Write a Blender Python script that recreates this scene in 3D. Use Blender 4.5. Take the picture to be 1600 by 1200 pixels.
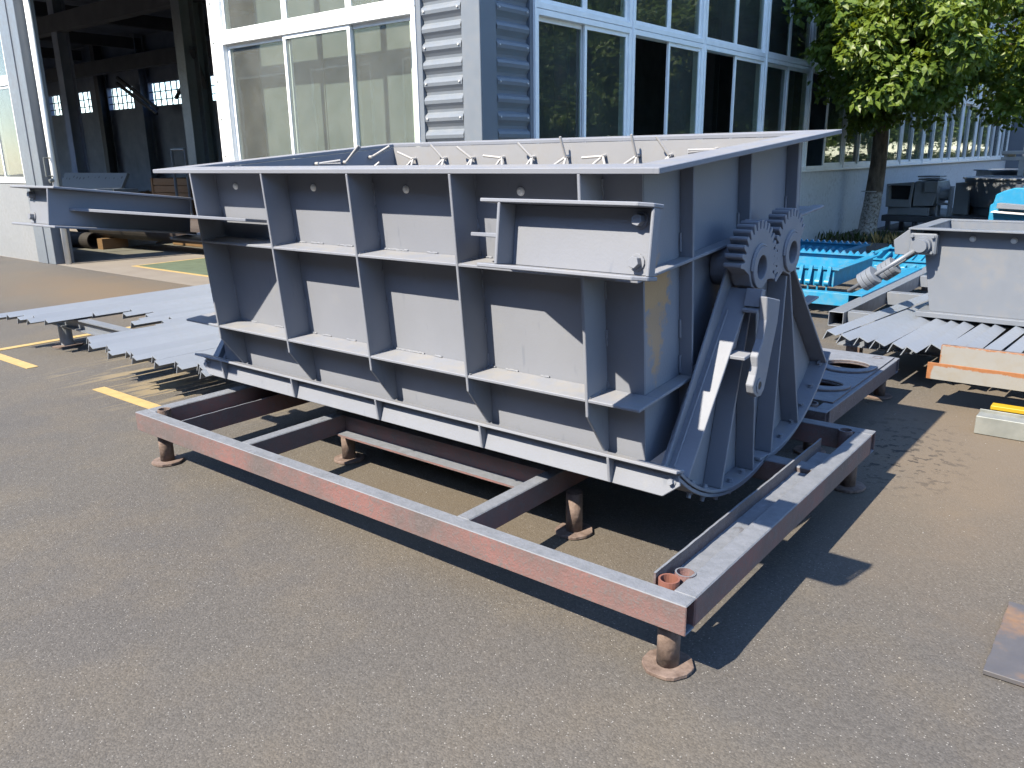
import bpy, bmesh, math, random
from mathutils import Vector, Matrix
R = math.radians
for o in list(bpy.data.objects): bpy.data.objects.remove(o)
scene = bpy.context.scene
C = scene.collection
random.seed(7)

# ------------------------------------------------------------------ camera
F_PX, PITCH, ROLL, YAW = 1264.38, 0.2731, 0.0140, -0.6746
CAM = Vector((0.9415, -1.9968, 1.6))
def cam_axes():
    cy, sy, cp, sp = math.cos(YAW), math.sin(YAW), math.cos(PITCH), math.sin(PITCH)
    fwd = Vector((sy*cp, cy*cp, -sp)); right = Vector((cy, -sy, 0)); down = fwd.cross(right)
    cr, sr = math.cos(ROLL), math.sin(ROLL)
    return cr*right + sr*down, -sr*right + cr*down, fwd
cr_, cd_, cf_ = cam_axes()
cam = bpy.data.cameras.new('camera'); cam.sensor_fit = 'HORIZONTAL'; cam.sensor_width = 36.0
cam.lens = F_PX/1600*36; cam.clip_end = 600; cam.clip_start = 0.05
camo = bpy.data.objects.new('camera', cam); C.objects.link(camo)
m = Matrix.Identity(4)
for i in range(3):
    m[i][0] = cr_[i]; m[i][1] = -cd_[i]; m[i][2] = -cf_[i]; m[i][3] = CAM[i]
camo.matrix_world = m
scene.camera = camo

# ------------------------------------------------------------------ light
SUN = Vector((0.2014, 0.888, -1.0)).normalized()          # the way the light travels
world = bpy.data.worlds.new('World'); scene.world = world; world.use_nodes = True
nt = world.node_tree; nt.nodes.clear()
sky = nt.nodes.new('ShaderNodeTexSky'); sky.sky_type = 'NISHITA'; sky.sun_disc = False
sky.sun_elevation = math.asin(-SUN.z); sky.sun_rotation = math.atan2(-SUN.x, -SUN.y)
sky.air_density = 1.0; sky.dust_density = 0.2; sky.ozone_density = 4.0
bg = nt.nodes.new('ShaderNodeBackground'); bg.inputs['Strength'].default_value = 0.145
wo = nt.nodes.new('ShaderNodeOutputWorld')
nt.links.new(sky.outputs[0], bg.inputs[0]); nt.links.new(bg.outputs[0], wo.inputs[0])
sl = bpy.data.lights.new('sun', 'SUN'); sl.energy = 4.3; sl.angle = R(0.5); sl.color = (1.0, 0.895, 0.735)
so = bpy.data.objects.new('sun', sl); C.objects.link(so)
so.rotation_euler = SUN.to_track_quat('-Z', 'Y').to_euler(); so.location = (-3, -12, 14)
vs = scene.view_settings; vs.view_transform = 'Standard'; vs.look = 'None'; vs.exposure = 1.77; vs.gamma = 1; vs.use_curve_mapping = False

cy_ = scene.cycles
cy_.max_bounces = 7; cy_.diffuse_bounces = 3; cy_.glossy_bounces = 3; cy_.transmission_bounces = 4; cy_.transparent_max_bounces = 10
cy_.caustics_reflective = False; cy_.caustics_refractive = False; cy_.use_adaptive_sampling = True; cy_.adaptive_threshold = .02; cy_.use_denoising = True; cy_.sample_clamp_indirect = 6

# ------------------------------------------------------------------ materials
class NT:
    def __init__(s, name):
        s.m = bpy.data.materials.new(name); s.m.use_nodes = True
        s.t = s.m.node_tree; s.b = s.t.nodes['Principled BSDF']; s.out = s.t.nodes['Material Output']
        s.tc = s.n('ShaderNodeTexCoord')
    def n(s, t, **k):
        x = s.t.nodes.new(t)
        for a, v in k.items(): setattr(x, a, v)
        return x
    def l(s, a, b): s.t.links.new(a, b)
    def noise(s, scale, detail=4, rough=.55, vec=None, stretch=None):
        x = s.n('ShaderNodeTexNoise'); x.inputs['Scale'].default_value = scale
        x.inputs['Detail'].default_value = detail; x.inputs['Roughness'].default_value = rough
        v = vec or s.tc.outputs['Object']
        if stretch:
            mp = s.n('ShaderNodeMapping'); mp.inputs['Scale'].default_value = stretch; s.l(v, mp.inputs[0]); v = mp.outputs[0]
        s.l(v, x.inputs['Vector']); return x.outputs['Fac']
    def ramp(s, fac, stops):
        x = s.n('ShaderNodeValToRGB'); e = x.color_ramp.elements
        while len(e) < len(stops): e.new(.5)
        for el, (p, c) in zip(e, stops):
            el.position = p; el.color = (c, c, c, 1) if isinstance(c, (int, float)) else (*c, 1)
        s.l(fac, x.inputs[0]); return x.outputs[0]
    def mix(s, fac, a, b, blend='MIX'):
        x = s.n('ShaderNodeMix', data_type='RGBA', blend_type=blend)
        for i, v in ((0, fac), (6, a), (7, b)):
            if isinstance(v, (int, float)): x.inputs[i].default_value = v
            elif isinstance(v, tuple): x.inputs[i].default_value = (*v, 1)
            else: s.l(v, x.inputs[i])
        return x.outputs[2]
    def math(s, op, a, b=0.0):
        x = s.n('ShaderNodeMath', operation=op)
        for i, v in ((0, a), (1, b)):
            if isinstance(v, (int, float)): x.inputs[i].default_value = v
            else: s.l(v, x.inputs[i])
        return x.outputs[0]
    def col(s, v):
        if isinstance(v, tuple): s.b.inputs['Base Color'].default_value = (*v, 1)
        else: s.l(v, s.b.inputs['Base Color'])
    def bump(s, h, strength=.2, dist=.01):
        x = s.n('ShaderNodeBump'); x.inputs['Strength'].default_value = strength; x.inputs['Distance'].default_value = dist
        s.l(h, x.inputs['Height']); s.l(x.outputs[0], s.b.inputs['Normal'])
    def set(s, rough=None, metal=None, spec=None):
        if rough is not None:
            if isinstance(rough, (int, float)): s.b.inputs['Roughness'].default_value = rough
            else: s.l(rough, s.b.inputs['Roughness'])
        if metal is not None: s.b.inputs['Metallic'].default_value = metal
        if spec is not None: s.b.inputs['Specular IOR Level'].default_value = spec

def paint(name, col, rough=.42, var=.10, dirt=None, dirt_amt=.25, bump=.06, bscale=90, spec=.5):
    k = NT(name)
    n1 = k.noise(2.2, 5, .6); n2 = k.noise(14, 4)
    dark = tuple(c*(1-var) for c in col); lite = tuple(min(1, c*(1+var)) for c in col)
    base = k.mix(k.ramp(n1, [(.3, 0.), (.7, 1.)]), dark, lite)
    if dirt:
        base = k.mix(k.math('MULTIPLY', k.ramp(k.math('ADD', k.math('MULTIPLY', n1, .5), k.math('MULTIPLY', n2, .5)), [(.50, 0.), (.66, 1.)]), dirt_amt), base, dirt)
    k.col(base)
    k.set(rough=k.ramp(n2, [(.25, max(.05, rough-.09)), (.75, min(1, rough+.12))]))
    k.set(spec=spec); k.bump(k.noise(bscale, 3), bump, .004)
    return k.m
def plain(name, col, rough=.6, metal=0., bscale=40, bump=.1, var=.08):
    k = NT(name); n1 = k.noise(bscale*.25, 5)
    k.col(k.mix(k.ramp(n1, [(.3, 0.), (.7, 1.)]), tuple(c*(1-var) for c in col), tuple(min(1, c*(1+var)) for c in col)))
    k.set(rough=rough, metal=metal); k.bump(k.noise(bscale, 4), bump, .006); return k.m

M = {}
M['grey'] = paint('hopper_grey_paint', (.166, .176, .200), .54, .05, (.16, .155, .148), .25, .10, 120, .14)
k = NT('hopper_grey_paint')
n1 = k.noise(1.6, 5, .6); n2 = k.noise(9, 4, .7); n3 = k.noise(26, 2, .65, None, (1, 1, .22))
b_ = k.mix(k.ramp(n1, [(.32, 0.), (.68, 1.)]), (.152, .164, .193), (.172, .185, .214))
b_ = k.mix(k.ramp(n2, [(.60, 0.), (.74, .5)]), b_, (.185, .192, .205))
b_ = k.mix(k.ramp(n3, [(.66, 0.), (.76, .35)]), b_, (.10, .118, .15))
ge_ = k.n('ShaderNodeNewGeometry'); sx_ = k.n('ShaderNodeSeparateXYZ'); k.l(ge_.outputs['Normal'], sx_.inputs[0])
b_ = k.mix(k.math('MULTIPLY', k.ramp(sx_.outputs['Z'], [(.7, 0.), (.95, 1.)]), k.ramp(n2, [(.40, 0.), (.62, .40)])), b_, (.22, .205, .18))
k.col(b_); k.set(rough=k.ramp(n2, [(.3, .42), (.7, .62)]), spec=.16); k.bump(k.math('ADD', k.noise(120, 1), k.math('MULTIPLY', k.noise(3.5, 0), 3.0)), .10, .004); M['grey'] = k.m
M['lining'] = paint('hopper_lining_primer', (.20, .206, .22), .55, .04, (.19, .175, .16), .3, .08, 70)
M['steel_rod'] = paint('anchor_steel', (.28, .275, .27), .45, .12)
M['angle'] = paint('light_grey_angle_paint', (.153, .174, .208), .42, .06, (.17, .17, .165), .25, .04, 60)
M['bin'] = paint('bin_grey_paint', (.123, .138, .163), .4, .06, (.16, .145, .125), .3, .06, 60)
M['blue'] = paint('bright_blue_paint', (.012, .165, .30), .42, .14, (.10, .17, .20), .55)
M['machine'] = paint('machine_grey_paint', (.19, .21, .235), .42, .10, (.15, .14, .125), .35)
M['dark_steel'] = paint('dark_steel', (.045, .05, .06), .5, .15)
M['alu'] = plain('white_aluminium', (.76, .775, .76), .38, 0, 30, .03, .05)
M['clad'] = paint('cladding_grey', (.120, .138, .160), .45, .05, (.16, .15, .14), .2, .03, 50)
M['cladwall'] = paint('wall_panel_grey', (.185, .195, .205), .6, .06, (.16, .157, .15), .35, .05, 30)
M['lowwall'] = paint('low_wall_render', (.50, .525, .55), .75, .08, (.17, .17, .17), .4, .25, 60)
M['inner'] = plain('hall_inner_wall', (.20, .23, .30), .9, 0, 8, .1, .15)
M['innerdk'] = plain('hall_dark_steel', (.07, .075, .09), .75, 0, 8, .1, .2)
M['roofm'] = plain('hall_roof_sheet', (.15, .175, .23), .8, 0, 8, .1, .2)
M['board'] = paint('backing_board', (.085, .100, .105), .8, .05, (.08, .085, .08), .4)
M['dark_fill'] = plain('black_opening_fill', (.02, .02, .022), .6)  # near-black fill painted in for the shade inside openings and panes
M['yellow'] = plain('yellow_road_paint', (.30, .215, .085), .75, 0, 60, .3, .12)
M['ypaint'] = paint('yellow_paint', (.33, .21, .01), .45, .08)
M['galv'] = NT('galvanised_steel'); k = M['galv']
k.col(k.mix(k.ramp(k.noise(9, 6), [(.35, 0.), (.65, 1.)]), (.15, .162, .155), (.21, .22, .208))); k.set(rough=.5, metal=.25); k.bump(k.noise(40), .15, .004); M['galv'] = k.m
M['wood'] = NT('crate_wood'); k = M['wood']
k.col(k.mix(k.noise(6, 5, .6, None, (1, 1, 14)), (.13, .065, .03), (.24, .135, .06))); k.set(rough=.75); M['wood'] = k.m
M['card'] = plain('box_card', (.30, .21, .13), .85)
M['white'] = plain('white_paint', (.45, .45, .44), .5)
M['capwhite'] = plain('white_bolt_cap', (.82, .82, .80), .4)
M['rustpipe'] = plain('brown_pipe', (.028, .02, .018), .8, 0, 20, .3, .25)
M['concrete'] = NT('apron_concrete'); k = M['concrete']
k.col(k.mix(k.ramp(k.noise(1.3, 7, .65), [(.32, 0.), (.68, 1.)]), (.126, .110, .093), (.162, .146, .125))); k.set(rough=.9); k.bump(k.noise(60, 5), .2, .006); M['concrete'] = k.m
M['green'] = plain('green_floor_paint', (.062, .085, .055), .8, 0, 20, .1, .18)
M['soil'] = plain('bed_soil', (.06, .045, .03), 1, 0, 12, .9, .4)
M['kerb'] = plain('kerb_concrete', (.16, .152, .14), .9, 0, 30, .3, .15)

# support frames: red primer with grey overspray that settled on what faces up
def frame_mat(name, red, cut):
    k = NT(name)
    geo = k.n('ShaderNodeNewGeometry'); sp = k.n('ShaderNodeSeparateXYZ'); k.l(geo.outputs['Normal'], sp.inputs[0])
    so_ = k.n('ShaderNodeSeparateXYZ'); k.l(k.tc.outputs['Object'], so_.inputs[0])
    up = k.ramp(sp.outputs['Z'], [(.25, 0.), (.6, 1.)])
    big = k.noise(3.0, 6, .65); fine = k.noise(120, 3, .7); mid = k.noise(22, 5, .7)
    side = k.mix(k.ramp(big, [(.38, 0.), (.62, 1.)]), (.25, .20, .185), red)
    spk = k.math('ADD', k.math('MULTIPLY', fine, .6), k.math('MULTIPLY', mid, .5))
    side = k.mix(k.ramp(spk, [(cut, 0.), (cut+.08, 1.)]), side, (.31, .25, .235))
    side = k.mix(k.ramp(mid, [(.64, 0.), (.78, .5)]), side, (.13, .10, .09))
    top = k.mix(k.ramp(mid, [(.35, 0.), (.7, 1.)]), (.29, .31, .33), (.40, .42, .45))
    top = k.mix(k.ramp(k.noise(9, 7, .7), [(.62, 0.), (.70, .8)]), top, (.17, .15, .145))
    k.col(k.mix(1.0, k.mix(up, side, top), (.335, .345, .375), 'MULTIPLY')); k.set(rough=.72)
    k.bump(k.math('ADD', k.math('MULTIPLY', fine, .5), mid), .55, .006)
    return k.m
M['frame'] = frame_mat('red_primer_frame', (.46, .225, .195), .56)
M['frame2'] = frame_mat('overspray_frame', (.24, .17, .165), .52)
k = NT('rusty_leg_steel'); k.col(k.mix(k.ramp(k.noise(18, 6, .7), [(.35, 0.), (.65, 1.)]), (.065, .043, .034), (.155, .115, .098))); k.set(rough=.85); k.bump(k.noise(50, 4), .5, .006); M['leg'] = k.m
k = NT('red_primer'); k.col(k.mix(k.noise(20, 5), (.115, .038, .026), (.16, .068, .05))); k.set(rough=.8); M['primer'] = k.m
def rust_white(name, ztop):
  k = NT(name)
  big = k.noise(5.5, 8, .7); sp = k.n('ShaderNodeSeparateXYZ'); k.l(k.tc.outputs['Object'], sp.inputs[0])
  edge = k.math('MAXIMUM', k.ramp(sp.outputs['Z'], [(ztop-.05, 0.), (ztop-.01, 1.)]), k.ramp(k.math('MULTIPLY', sp.outputs['X'], -1.0), [(.93, 0.), (.99, 1.)]))
  rf = k.ramp(k.math('ADD', k.math('MULTIPLY', edge, .34), k.math('ADD', k.math('MULTIPLY', big, .34), k.math('MULTIPLY', k.noise(24, 5, .7), .24))), [(.47, 0.), (.52, 1.)])
  k.col(k.mix(rf, k.mix(k.ramp(k.noise(11, 5), [(.5, 0.), (.8, .5)]), (.175, .172, .162), (.16, .13, .085)), k.mix(k.noise(30, 5), (.12, .045, .015), (.26, .105, .035))))
  k.set(rough=.7); k.bump(big, .2, .01); return k.m
M['rustwhite'] = rust_white('rusty_white_channel', .112); M['rustwhite2'] = rust_white('rusty_white_channel_rear', .205)
k = NT('mill_scale_plate')
n1 = k.noise(4.2, 7, .65)
k.col(k.mix(k.ramp(n1, [(.50, 0.), (.66, 1.)]), k.mix(k.noise(16, 5), (.048, .048, .055), (.075, .072, .076)), k.mix(k.noise(26, 5), (.105, .055, .03), (.17, .11, .07))))
k.set(rough=k.ramp(n1, [(.45, .6), (.6, .85)])); k.bump(k.noise(60, 4), .15, .004); M['plate'] = k.m

# asphalt
k = NT('worn_asphalt'); P = k.tc.outputs['Object']
big = k.noise(.35, 3, .6); med = k.noise(1.7, 4, .65); fine = k.noise(230, 2, .6); grit = k.noise(110, 1, .7)
base = k.mix(k.ramp(big, [(.35, 0.), (.65, 1.)]), (.148, .136, .126), (.182, .163, .140))
base = k.mix(k.ramp(med, [(.45, 0.), (.72, .75)]), base, (.205, .172, .132))
base = k.mix(k.ramp(med, [(.22, .55), (.38, 0.)]), base, (.105, .098, .094))
v = k.n('ShaderNodeTexVoronoi'); v.inputs['Scale'].default_value = 150; k.l(P, v.inputs['Vector'])
vs2 = k.n('ShaderNodeSeparateColor'); k.l(v.outputs['Color'], vs2.inputs[0])
tone = k.ramp(vs2.outputs[0], [(0., .74), (.5, 1.), (1., 1.28)])
base = k.mix(.8, base, tone, 'MULTIPLY')
v2 = k.n('ShaderNodeTexVoronoi'); v2.inputs['Scale'].default_value = 190; k.l(P, v2.inputs['Vector'])
vs3 = k.n('ShaderNodeSeparateColor'); k.l(v2.outputs['Color'], vs3.inputs[0])
fl = k.math('MULTIPLY', k.ramp(vs3.outputs[1], [(.965, 0.), (.975, 1.)]), k.ramp(v2.outputs['Distance'], [(.25, 1.), (.5, 0.)]))
base = k.mix(fl, base, (.52, .49, .45))
base = k.mix(k.ramp(fine, [(.27, .8), (.40, 0.)]), base, (.05, .046, .043))
# rusty-tan dust that collected along the gate and beside the racks
def blob(cx, cy, rx, ry):
    mp = k.n('ShaderNodeMapping'); mp.inputs['Location'].default_value = (-cx/rx, -cy/ry, 0); mp.inputs['Scale'].default_value = (1/rx, 1/ry, 0)
    k.l(P, mp.inputs[0]); g = k.n('ShaderNodeVectorMath', operation='LENGTH'); k.l(mp.outputs[0], g.inputs[0])
    return k.ramp(k.math('ADD', g.outputs['Value'], k.math('MULTIPLY', k.math('SUBTRACT', med, .5), 1.4)), [(.25, 1.), (1., 0.)])
base = k.mix(k.math('MULTIPLY', blob(-9, 2.9, 4.5, 1.2), .7), base, (.27, .19, .115))
base = k.mix(k.math('MULTIPLY', blob(.35, 3.0, 1.0, 2.2), .75), base, (.27, .205, .14))
base = k.mix(k.math('MULTIPLY', blob(-1.5, .5, 1.6, .5), .5), base, (.20, .145, .08))
# pale overspray streaks round the steel row at the left
str_ = k.noise(3.2, 3, .5, None, (4.6, .5, 1))
base = k.mix(k.math('MULTIPLY', k.math('MULTIPLY', blob(-4.75, 1.05, 1.5, .75), k.ramp(str_, [(.50, 0.), (.56, 1.)])), .8), base, (.42, .33, .20))
# oily blots
base = k.mix(k.math('MULTIPLY', blob(-.1, 2.55, .5, .8), k.ramp(k.noise(16, 4, .6), [(.54, 0.), (.60, .85)])), base, (.035, .033, .032))
k.col(k.mix(1.0, base, (.425, .438, .452), 'MULTIPLY')); k.set(rough=.88, spec=.3)
k.bump(k.math('ADD', k.math('MULTIPLY', v.outputs['Distance'], -.8), k.math('MULTIPLY', grit, .8)), .5, .003); M['asphalt'] = k.m

# window glass: tinted, reflecting by Fresnel
def glass(name, tint, dust_sheen):
    m_ = bpy.data.materials.new(name); m_.use_nodes = True; t = m_.node_tree; t.nodes.clear()
    out = t.nodes.new('ShaderNodeOutputMaterial'); tr = t.nodes.new('ShaderNodeBsdfTransparent'); tr.inputs[0].default_value = (*tint, 1)
    gl = t.nodes.new('ShaderNodeBsdfGlossy'); gl.inputs['Roughness'].default_value = .015
    fr = t.nodes.new('ShaderNodeFresnel'); ge = t.nodes.new('ShaderNodeNewGeometry'); mr = t.nodes.new('ShaderNodeMapRange'); mr.inputs['To Min'].default_value = 1.5; mr.inputs['To Max'].default_value = 1/1.5; t.links.new(ge.outputs['Backfacing'], mr.inputs['Value']); t.links.new(mr.outputs[0], fr.inputs['IOR'])
    mx = t.nodes.new('ShaderNodeMixShader'); t.links.new(fr.outputs[0], mx.inputs[0]); t.links.new(tr.outputs[0], mx.inputs[1]); t.links.new(gl.outputs[0], mx.inputs[2])
    df = t.nodes.new('ShaderNodeBsdfDiffuse'); df.inputs[0].default_value = (.45, .46, .43, 1)
    tc = t.nodes.new('ShaderNodeTexCoord'); no = t.nodes.new('ShaderNodeTexNoise'); no.inputs['Scale'].default_value = 1.2; no.inputs['Detail'].default_value = 9; no.inputs['Roughness'].default_value = .7
    bp = t.nodes.new('ShaderNodeBump'); bp.inputs['Strength'].default_value = .04; bp.inputs['Distance'].default_value = .02
    n2 = t.nodes.new('ShaderNodeTexNoise'); n2.inputs['Scale'].default_value = 1.6; t.links.new(tc.outputs['Object'], n2.inputs['Vector'])
    t.links.new(n2.outputs['Fac'], bp.inputs['Height']); t.links.new(bp.outputs[0], gl.inputs['Normal'])
    t.links.new(tc.outputs['Object'], no.inputs['Vector'])
    rp = t.nodes.new('ShaderNodeMapRange'); rp.inputs['From Min'].default_value = .0; rp.inputs['From Max'].default_value = .9; rp.inputs['To Max'].default_value = dust_sheen
    t.links.new(no.outputs['Fac'], rp.inputs['Value'])
    m2 = t.nodes.new('ShaderNodeMixShader'); t.links.new(rp.outputs[0], m2.inputs[0]); t.links.new(mx.outputs[0], m2.inputs[1]); t.links.new(df.outputs[0], m2.inputs[2])
    t.links.new(m2.outputs[0], out.inputs[0]); return m_
M['glass'] = glass('green_window_glass', (.66, .74, .70), .085)  # dust film raised to mimic brighter green reflections in the panes
M['glass_dusty'] = glass('dusty_window_glass', (.88, .92, .89), .14)

def leafmat(name, c1, c2):
    k = NT(name); n = k.noise(3.0, 2); n2 = k.noise(45, 1)
    col = k.mix(k.ramp(k.math('ADD', k.math('MULTIPLY', n, .5), k.math('MULTIPLY', n2, .5)), [(.35, 0.), (.65, 1.)]), c1, c2)
    k.col(col); k.set(rough=.42, spec=.4)
    tl = k.n('ShaderNodeBsdfTranslucent'); k.l(k.mix(1.0, col, (1.5, 1.35, .5), 'MULTIPLY'), tl.inputs[0])
    mx = k.n('ShaderNodeMixShader'); mx.inputs[0].default_value = .38
    k.l(k.b.outputs[0], mx.inputs[1]); k.l(tl.outputs[0], mx.inputs[2]); k.l(mx.outputs[0], k.out.inputs[0]); return k.m
M['leaf'] = leafmat('tree_leaf', (.055, .10, .014), (.14, .19, .03))
M['leaf2'] = leafmat('far_tree_leaf', (.05, .10, .02), (.12, .18, .04))
M['weed'] = leafmat('weed_leaf', (.03, .05, .015), (.06, .08, .025))
k = NT('tree_bark'); so_ = k.n('ShaderNodeSeparateXYZ'); k.l(k.tc.outputs['Object'], so_.inputs[0])
bk = k.noise(14, 6, .7, None, (1, 1, .25))
c0 = k.mix(k.ramp(bk, [(.35, 0.), (.65, 1.)]), (.055, .042, .032), (.17, .135, .10))
wf = k.math('MULTIPLY', k.ramp(so_.outputs['Z'], [(.24, 1.), (.27, 1.), (.30, 0.)]) if False else k.ramp(k.math('ADD', so_.outputs['Z'], k.math('MULTIPLY', k.noise(6, 4), .25)), [(.92, 1.), (1.0, 0.)]), k.ramp(k.noise(26, 5, .7), [(.38, 0.), (.55, 1.)]))
k.col(k.mix(wf, c0, (.40, .385, .355))); k.set(rough=.9); k.bump(bk, .9, .03); M['bark'] = k.m
k = NT('dry_straw'); k.col((.42, .29, .10)); k.set(rough=.9); M['straw'] = k.m
k = NT('dimpled_panel'); v = k.n('ShaderNodeTexVoronoi'); v.inputs['Scale'].default_value = 5; v.inputs['Randomness'].default_value = .3; k.l(k.tc.outputs['Object'], v.inputs['Vector'])
k.col(k.mix(k.ramp(v.outputs['Distance'], [(.14, 1.), (.2, 0.)]), (.17, .18, .19), (.05, .055, .06))); k.set(rough=.6); M['panel'] = k.m
# hopper end wall: bare tan primer patch where the paint is missing
def tan_patch():
    k = NT('grey_paint_with_tan_patch'); so_ = k.n('ShaderNodeSeparateXYZ'); k.l(k.tc.outputs['Object'], so_.inputs[0])
    n = k.noise(30, 6, .7)
    dy = k.math('ABSOLUTE', k.math('SUBTRACT', so_.outputs['Y'], -.675)); dz = k.math('ABSOLUTE', k.math('SUBTRACT', so_.outputs['Z'], .915))
    dd = k.math('MAXIMUM', k.math('MULTIPLY', dy, 9.), k.math('MULTIPLY', dz, 13.))
    f = k.ramp(k.math('ADD', dd, k.math('MULTIPLY', k.math('SUBTRACT', n, .5), 1.7)), [(.75, 1.), (1.0, 0.)])
    f2 = k.ramp(k.math('ADD', k.math('MULTIPLY', k.math('ABSOLUTE', k.math('SUBTRACT', so_.outputs['Z'], .80)), 3.4), k.math('ADD', k.math('MULTIPLY', dy, 12.), k.math('MULTIPLY', k.math('SUBTRACT', n, .5), 2.6))), [(.55, .8), (1.0, 0.)])
    base = k.mix(k.ramp(k.noise(2.2, 5), [(.3, 0.), (.7, 1.)]), (.146, .163, .198), (.160, .178, .214))
    k.col(k.mix(k.math('MAXIMUM', f, f2), base, (.30, .205, .115))); k.set(rough=.36, spec=.4); k.bump(k.noise(120, 3), .2, .004); return k.m
M['grey_tan'] = tan_patch()

# ------------------------------------------------------------------ mesh helpers
_ones = 'first second third fourth fifth sixth seventh eighth ninth tenth eleventh twelfth thirteenth fourteenth fifteenth sixteenth seventeenth eighteenth nineteenth'.split()
def nth(i):
    if i < 19: return _ones[i]
    t, u = divmod(i+1, 10); return ({2: 'twentieth', 3: 'thirtieth'}[t] if u == 0 else {2: 'twenty-', 3: 'thirty-'}[t] + _ones[u-1])
class MB:
    def __init__(s): s.v = []; s.f = []
    def add(s, v, f):
        n = len(s.v); s.v += [tuple(p) for p in v]; s.f += [tuple(i+n for i in q) for q in f]; return s
    def box(s, x0, x1, y0, y1, z0, z1):
        if x0 > x1: x0, x1 = x1, x0
        if y0 > y1: y0, y1 = y1, y0
        if z0 > z1: z0, z1 = z1, z0
        return s.add([(x0,y0,z0),(x1,y0,z0),(x1,y1,z0),(x0,y1,z0),(x0,y0,z1),(x1,y0,z1),(x1,y1,z1),(x0,y1,z1)],
            [(0,3,2,1),(4,5,6,7),(0,1,5,4),(1,2,6,5),(2,3,7,6),(3,0,4,7)])
    def prism(s, pts, fn, lo, hi):
        n = len(pts); v = [fn(u, w, lo) for u, w in pts] + [fn(u, w, hi) for u, w in pts]
        f = [tuple(range(n))[::-1], tuple(range(n, 2*n))] + [(i, (i+1) % n, n+(i+1) % n, n+i) for i in range(n)]
        return s.add(v, f)
    def ring(s, outer, inner, fn, lo, hi):      # outer, inner: equal-length loops
        n = len(outer); v = [fn(u, w, z) for z in (lo, hi) for lp in (outer, inner) for u, w in lp]; f = []
        O0, I0, O1, I1 = 0, n, 2*n, 3*n
        for i in range(n):
            j = (i+1) % n
            f += [(O0+i, I0+i, I0+j, O0+j), (O1+i, O1+j, I1+j, I1+i), (O0+i, O0+j, O1+j, O1+i), (I0+i, I1+i, I1+j, I0+j)]
        return s.add(v, f)
    def tube(s, p, q, r0, r1=None, n=10, caps=True):
        r1 = r0 if r1 is None else r1; p = Vector(p); q = Vector(q); d = (q-p).normalized()
        a = d.orthogonal().normalized(); b = d.cross(a)
        v = [c + r*(math.cos(t)*a + math.sin(t)*b) for c, r in ((p, r0), (q, r1)) for t in [2*math.pi*i/n for i in range(n)]]
        f = [(i, (i+1) % n, n+(i+1) % n, n+i) for i in range(n)]
        if caps: f += [tuple(range(n))[::-1], tuple(range(n, 2*n))]
        return s.add(v, f)
    def pipe(s, p, q, ro, ri, n=16):
        p = Vector(p); q = Vector(q); d = (q-p).normalized(); a = d.orthogonal().normalized(); b = d.cross(a); L = (q-p).length
        c = [(math.cos(2*math.pi*i/n), math.sin(2*math.pi*i/n)) for i in range(n)]
        return s.ring([(ro*x, ro*y) for x, y in c], [(ri*x, ri*y) for x, y in c], lambda u, w, z: p + u*a + w*b + z*d, 0, L)
    def bar(s, p, q, w, h, up=(0,0,1)):          # rectangular bar from p to q
        p = Vector(p); q = Vector(q); d = (q-p).normalized(); sd = d.cross(Vector(up)).normalized(); u = sd.cross(d)
        v = [c + sx*w/2*sd + sz*h/2*u for c in (p, q) for sx, sz in ((-1,-1),(1,-1),(1,1),(-1,1))]
        return s.add(v, [(0,1,2,3)[::-1],(4,5,6,7),(0,1,5,4),(1,2,6,5),(2,3,7,6),(3,0,4,7)])
    def hexbolt(s, c, d, r, h):
        c = Vector(c); d = Vector(d).normalized(); s.tube(c, c+d*h*.22, r*1.35, None, 14); return s.tube(c+d*h*.22, c+d*h, r, r*.96, 6)

BASE = {}
def thing(name, label, cat, loc=(0,0,0), group=None, rot=None, vbase=None):
    o = bpy.data.objects.new(name, None); C.objects.link(o); o.location = loc; o.empty_display_size = .1
    if rot: o.rotation_euler = rot
    o['label'] = label; o['category'] = cat
    if group: o['group'] = group
    BASE[o.name] = Vector(vbase if vbase is not None else loc)
    return o
def part(name, mb, mat, parent, bevel=0, smooth=False, label=None, kind=None):
    """mesh in the thing's own build coordinates; becomes a child of the thing (or of one of its parts)"""
    b = BASE[parent.name] if parent else Vector((0,0,0))
    me = bpy.data.meshes.new(name); me.from_pydata([tuple(Vector(p)-b) for p in mb.v], [], mb.f)
    me.materials.append(M[mat] if isinstance(mat, str) else mat)
    bm = bmesh.new(); bm.from_mesh(me); bmesh.ops.recalc_face_normals(bm, faces=bm.faces)
    if bevel:
        e = [x for x in bm.edges if len(x.link_faces) == 2 and x.calc_face_angle() > .6]
        bmesh.ops.bevel(bm, geom=e, offset=bevel, segments=1, affect='EDGES', clamp_overlap=True)
    bm.to_mesh(me); bm.free()
    if smooth:
        for p in me.polygons: p.use_smooth = True
    o = bpy.data.objects.new(name, me); C.objects.link(o)
    if parent: o.parent = parent; BASE[o.name] = b
    if label: o['label'] = label
    if kind: o['kind'] = kind
    return o
def single(name, mb, mat, label, cat, group=None, bevel=0, smooth=False, loc=(0,0,0)):
    o = part(name, MBshift(mb, loc), mat, None, bevel, smooth); o.location = loc
    o['label'] = label; o['category'] = cat
    if group: o['group'] = group
    return o
def MBshift(mb, loc):
    r = MB(); r.v = [(p[0]-loc[0], p[1]-loc[1], p[2]-loc[2]) for p in mb.v]; r.f = mb.f; return r
def structure(name, mb, mat):
    o = part(name, mb, mat, None); o['kind'] = 'structure'; return o
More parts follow.
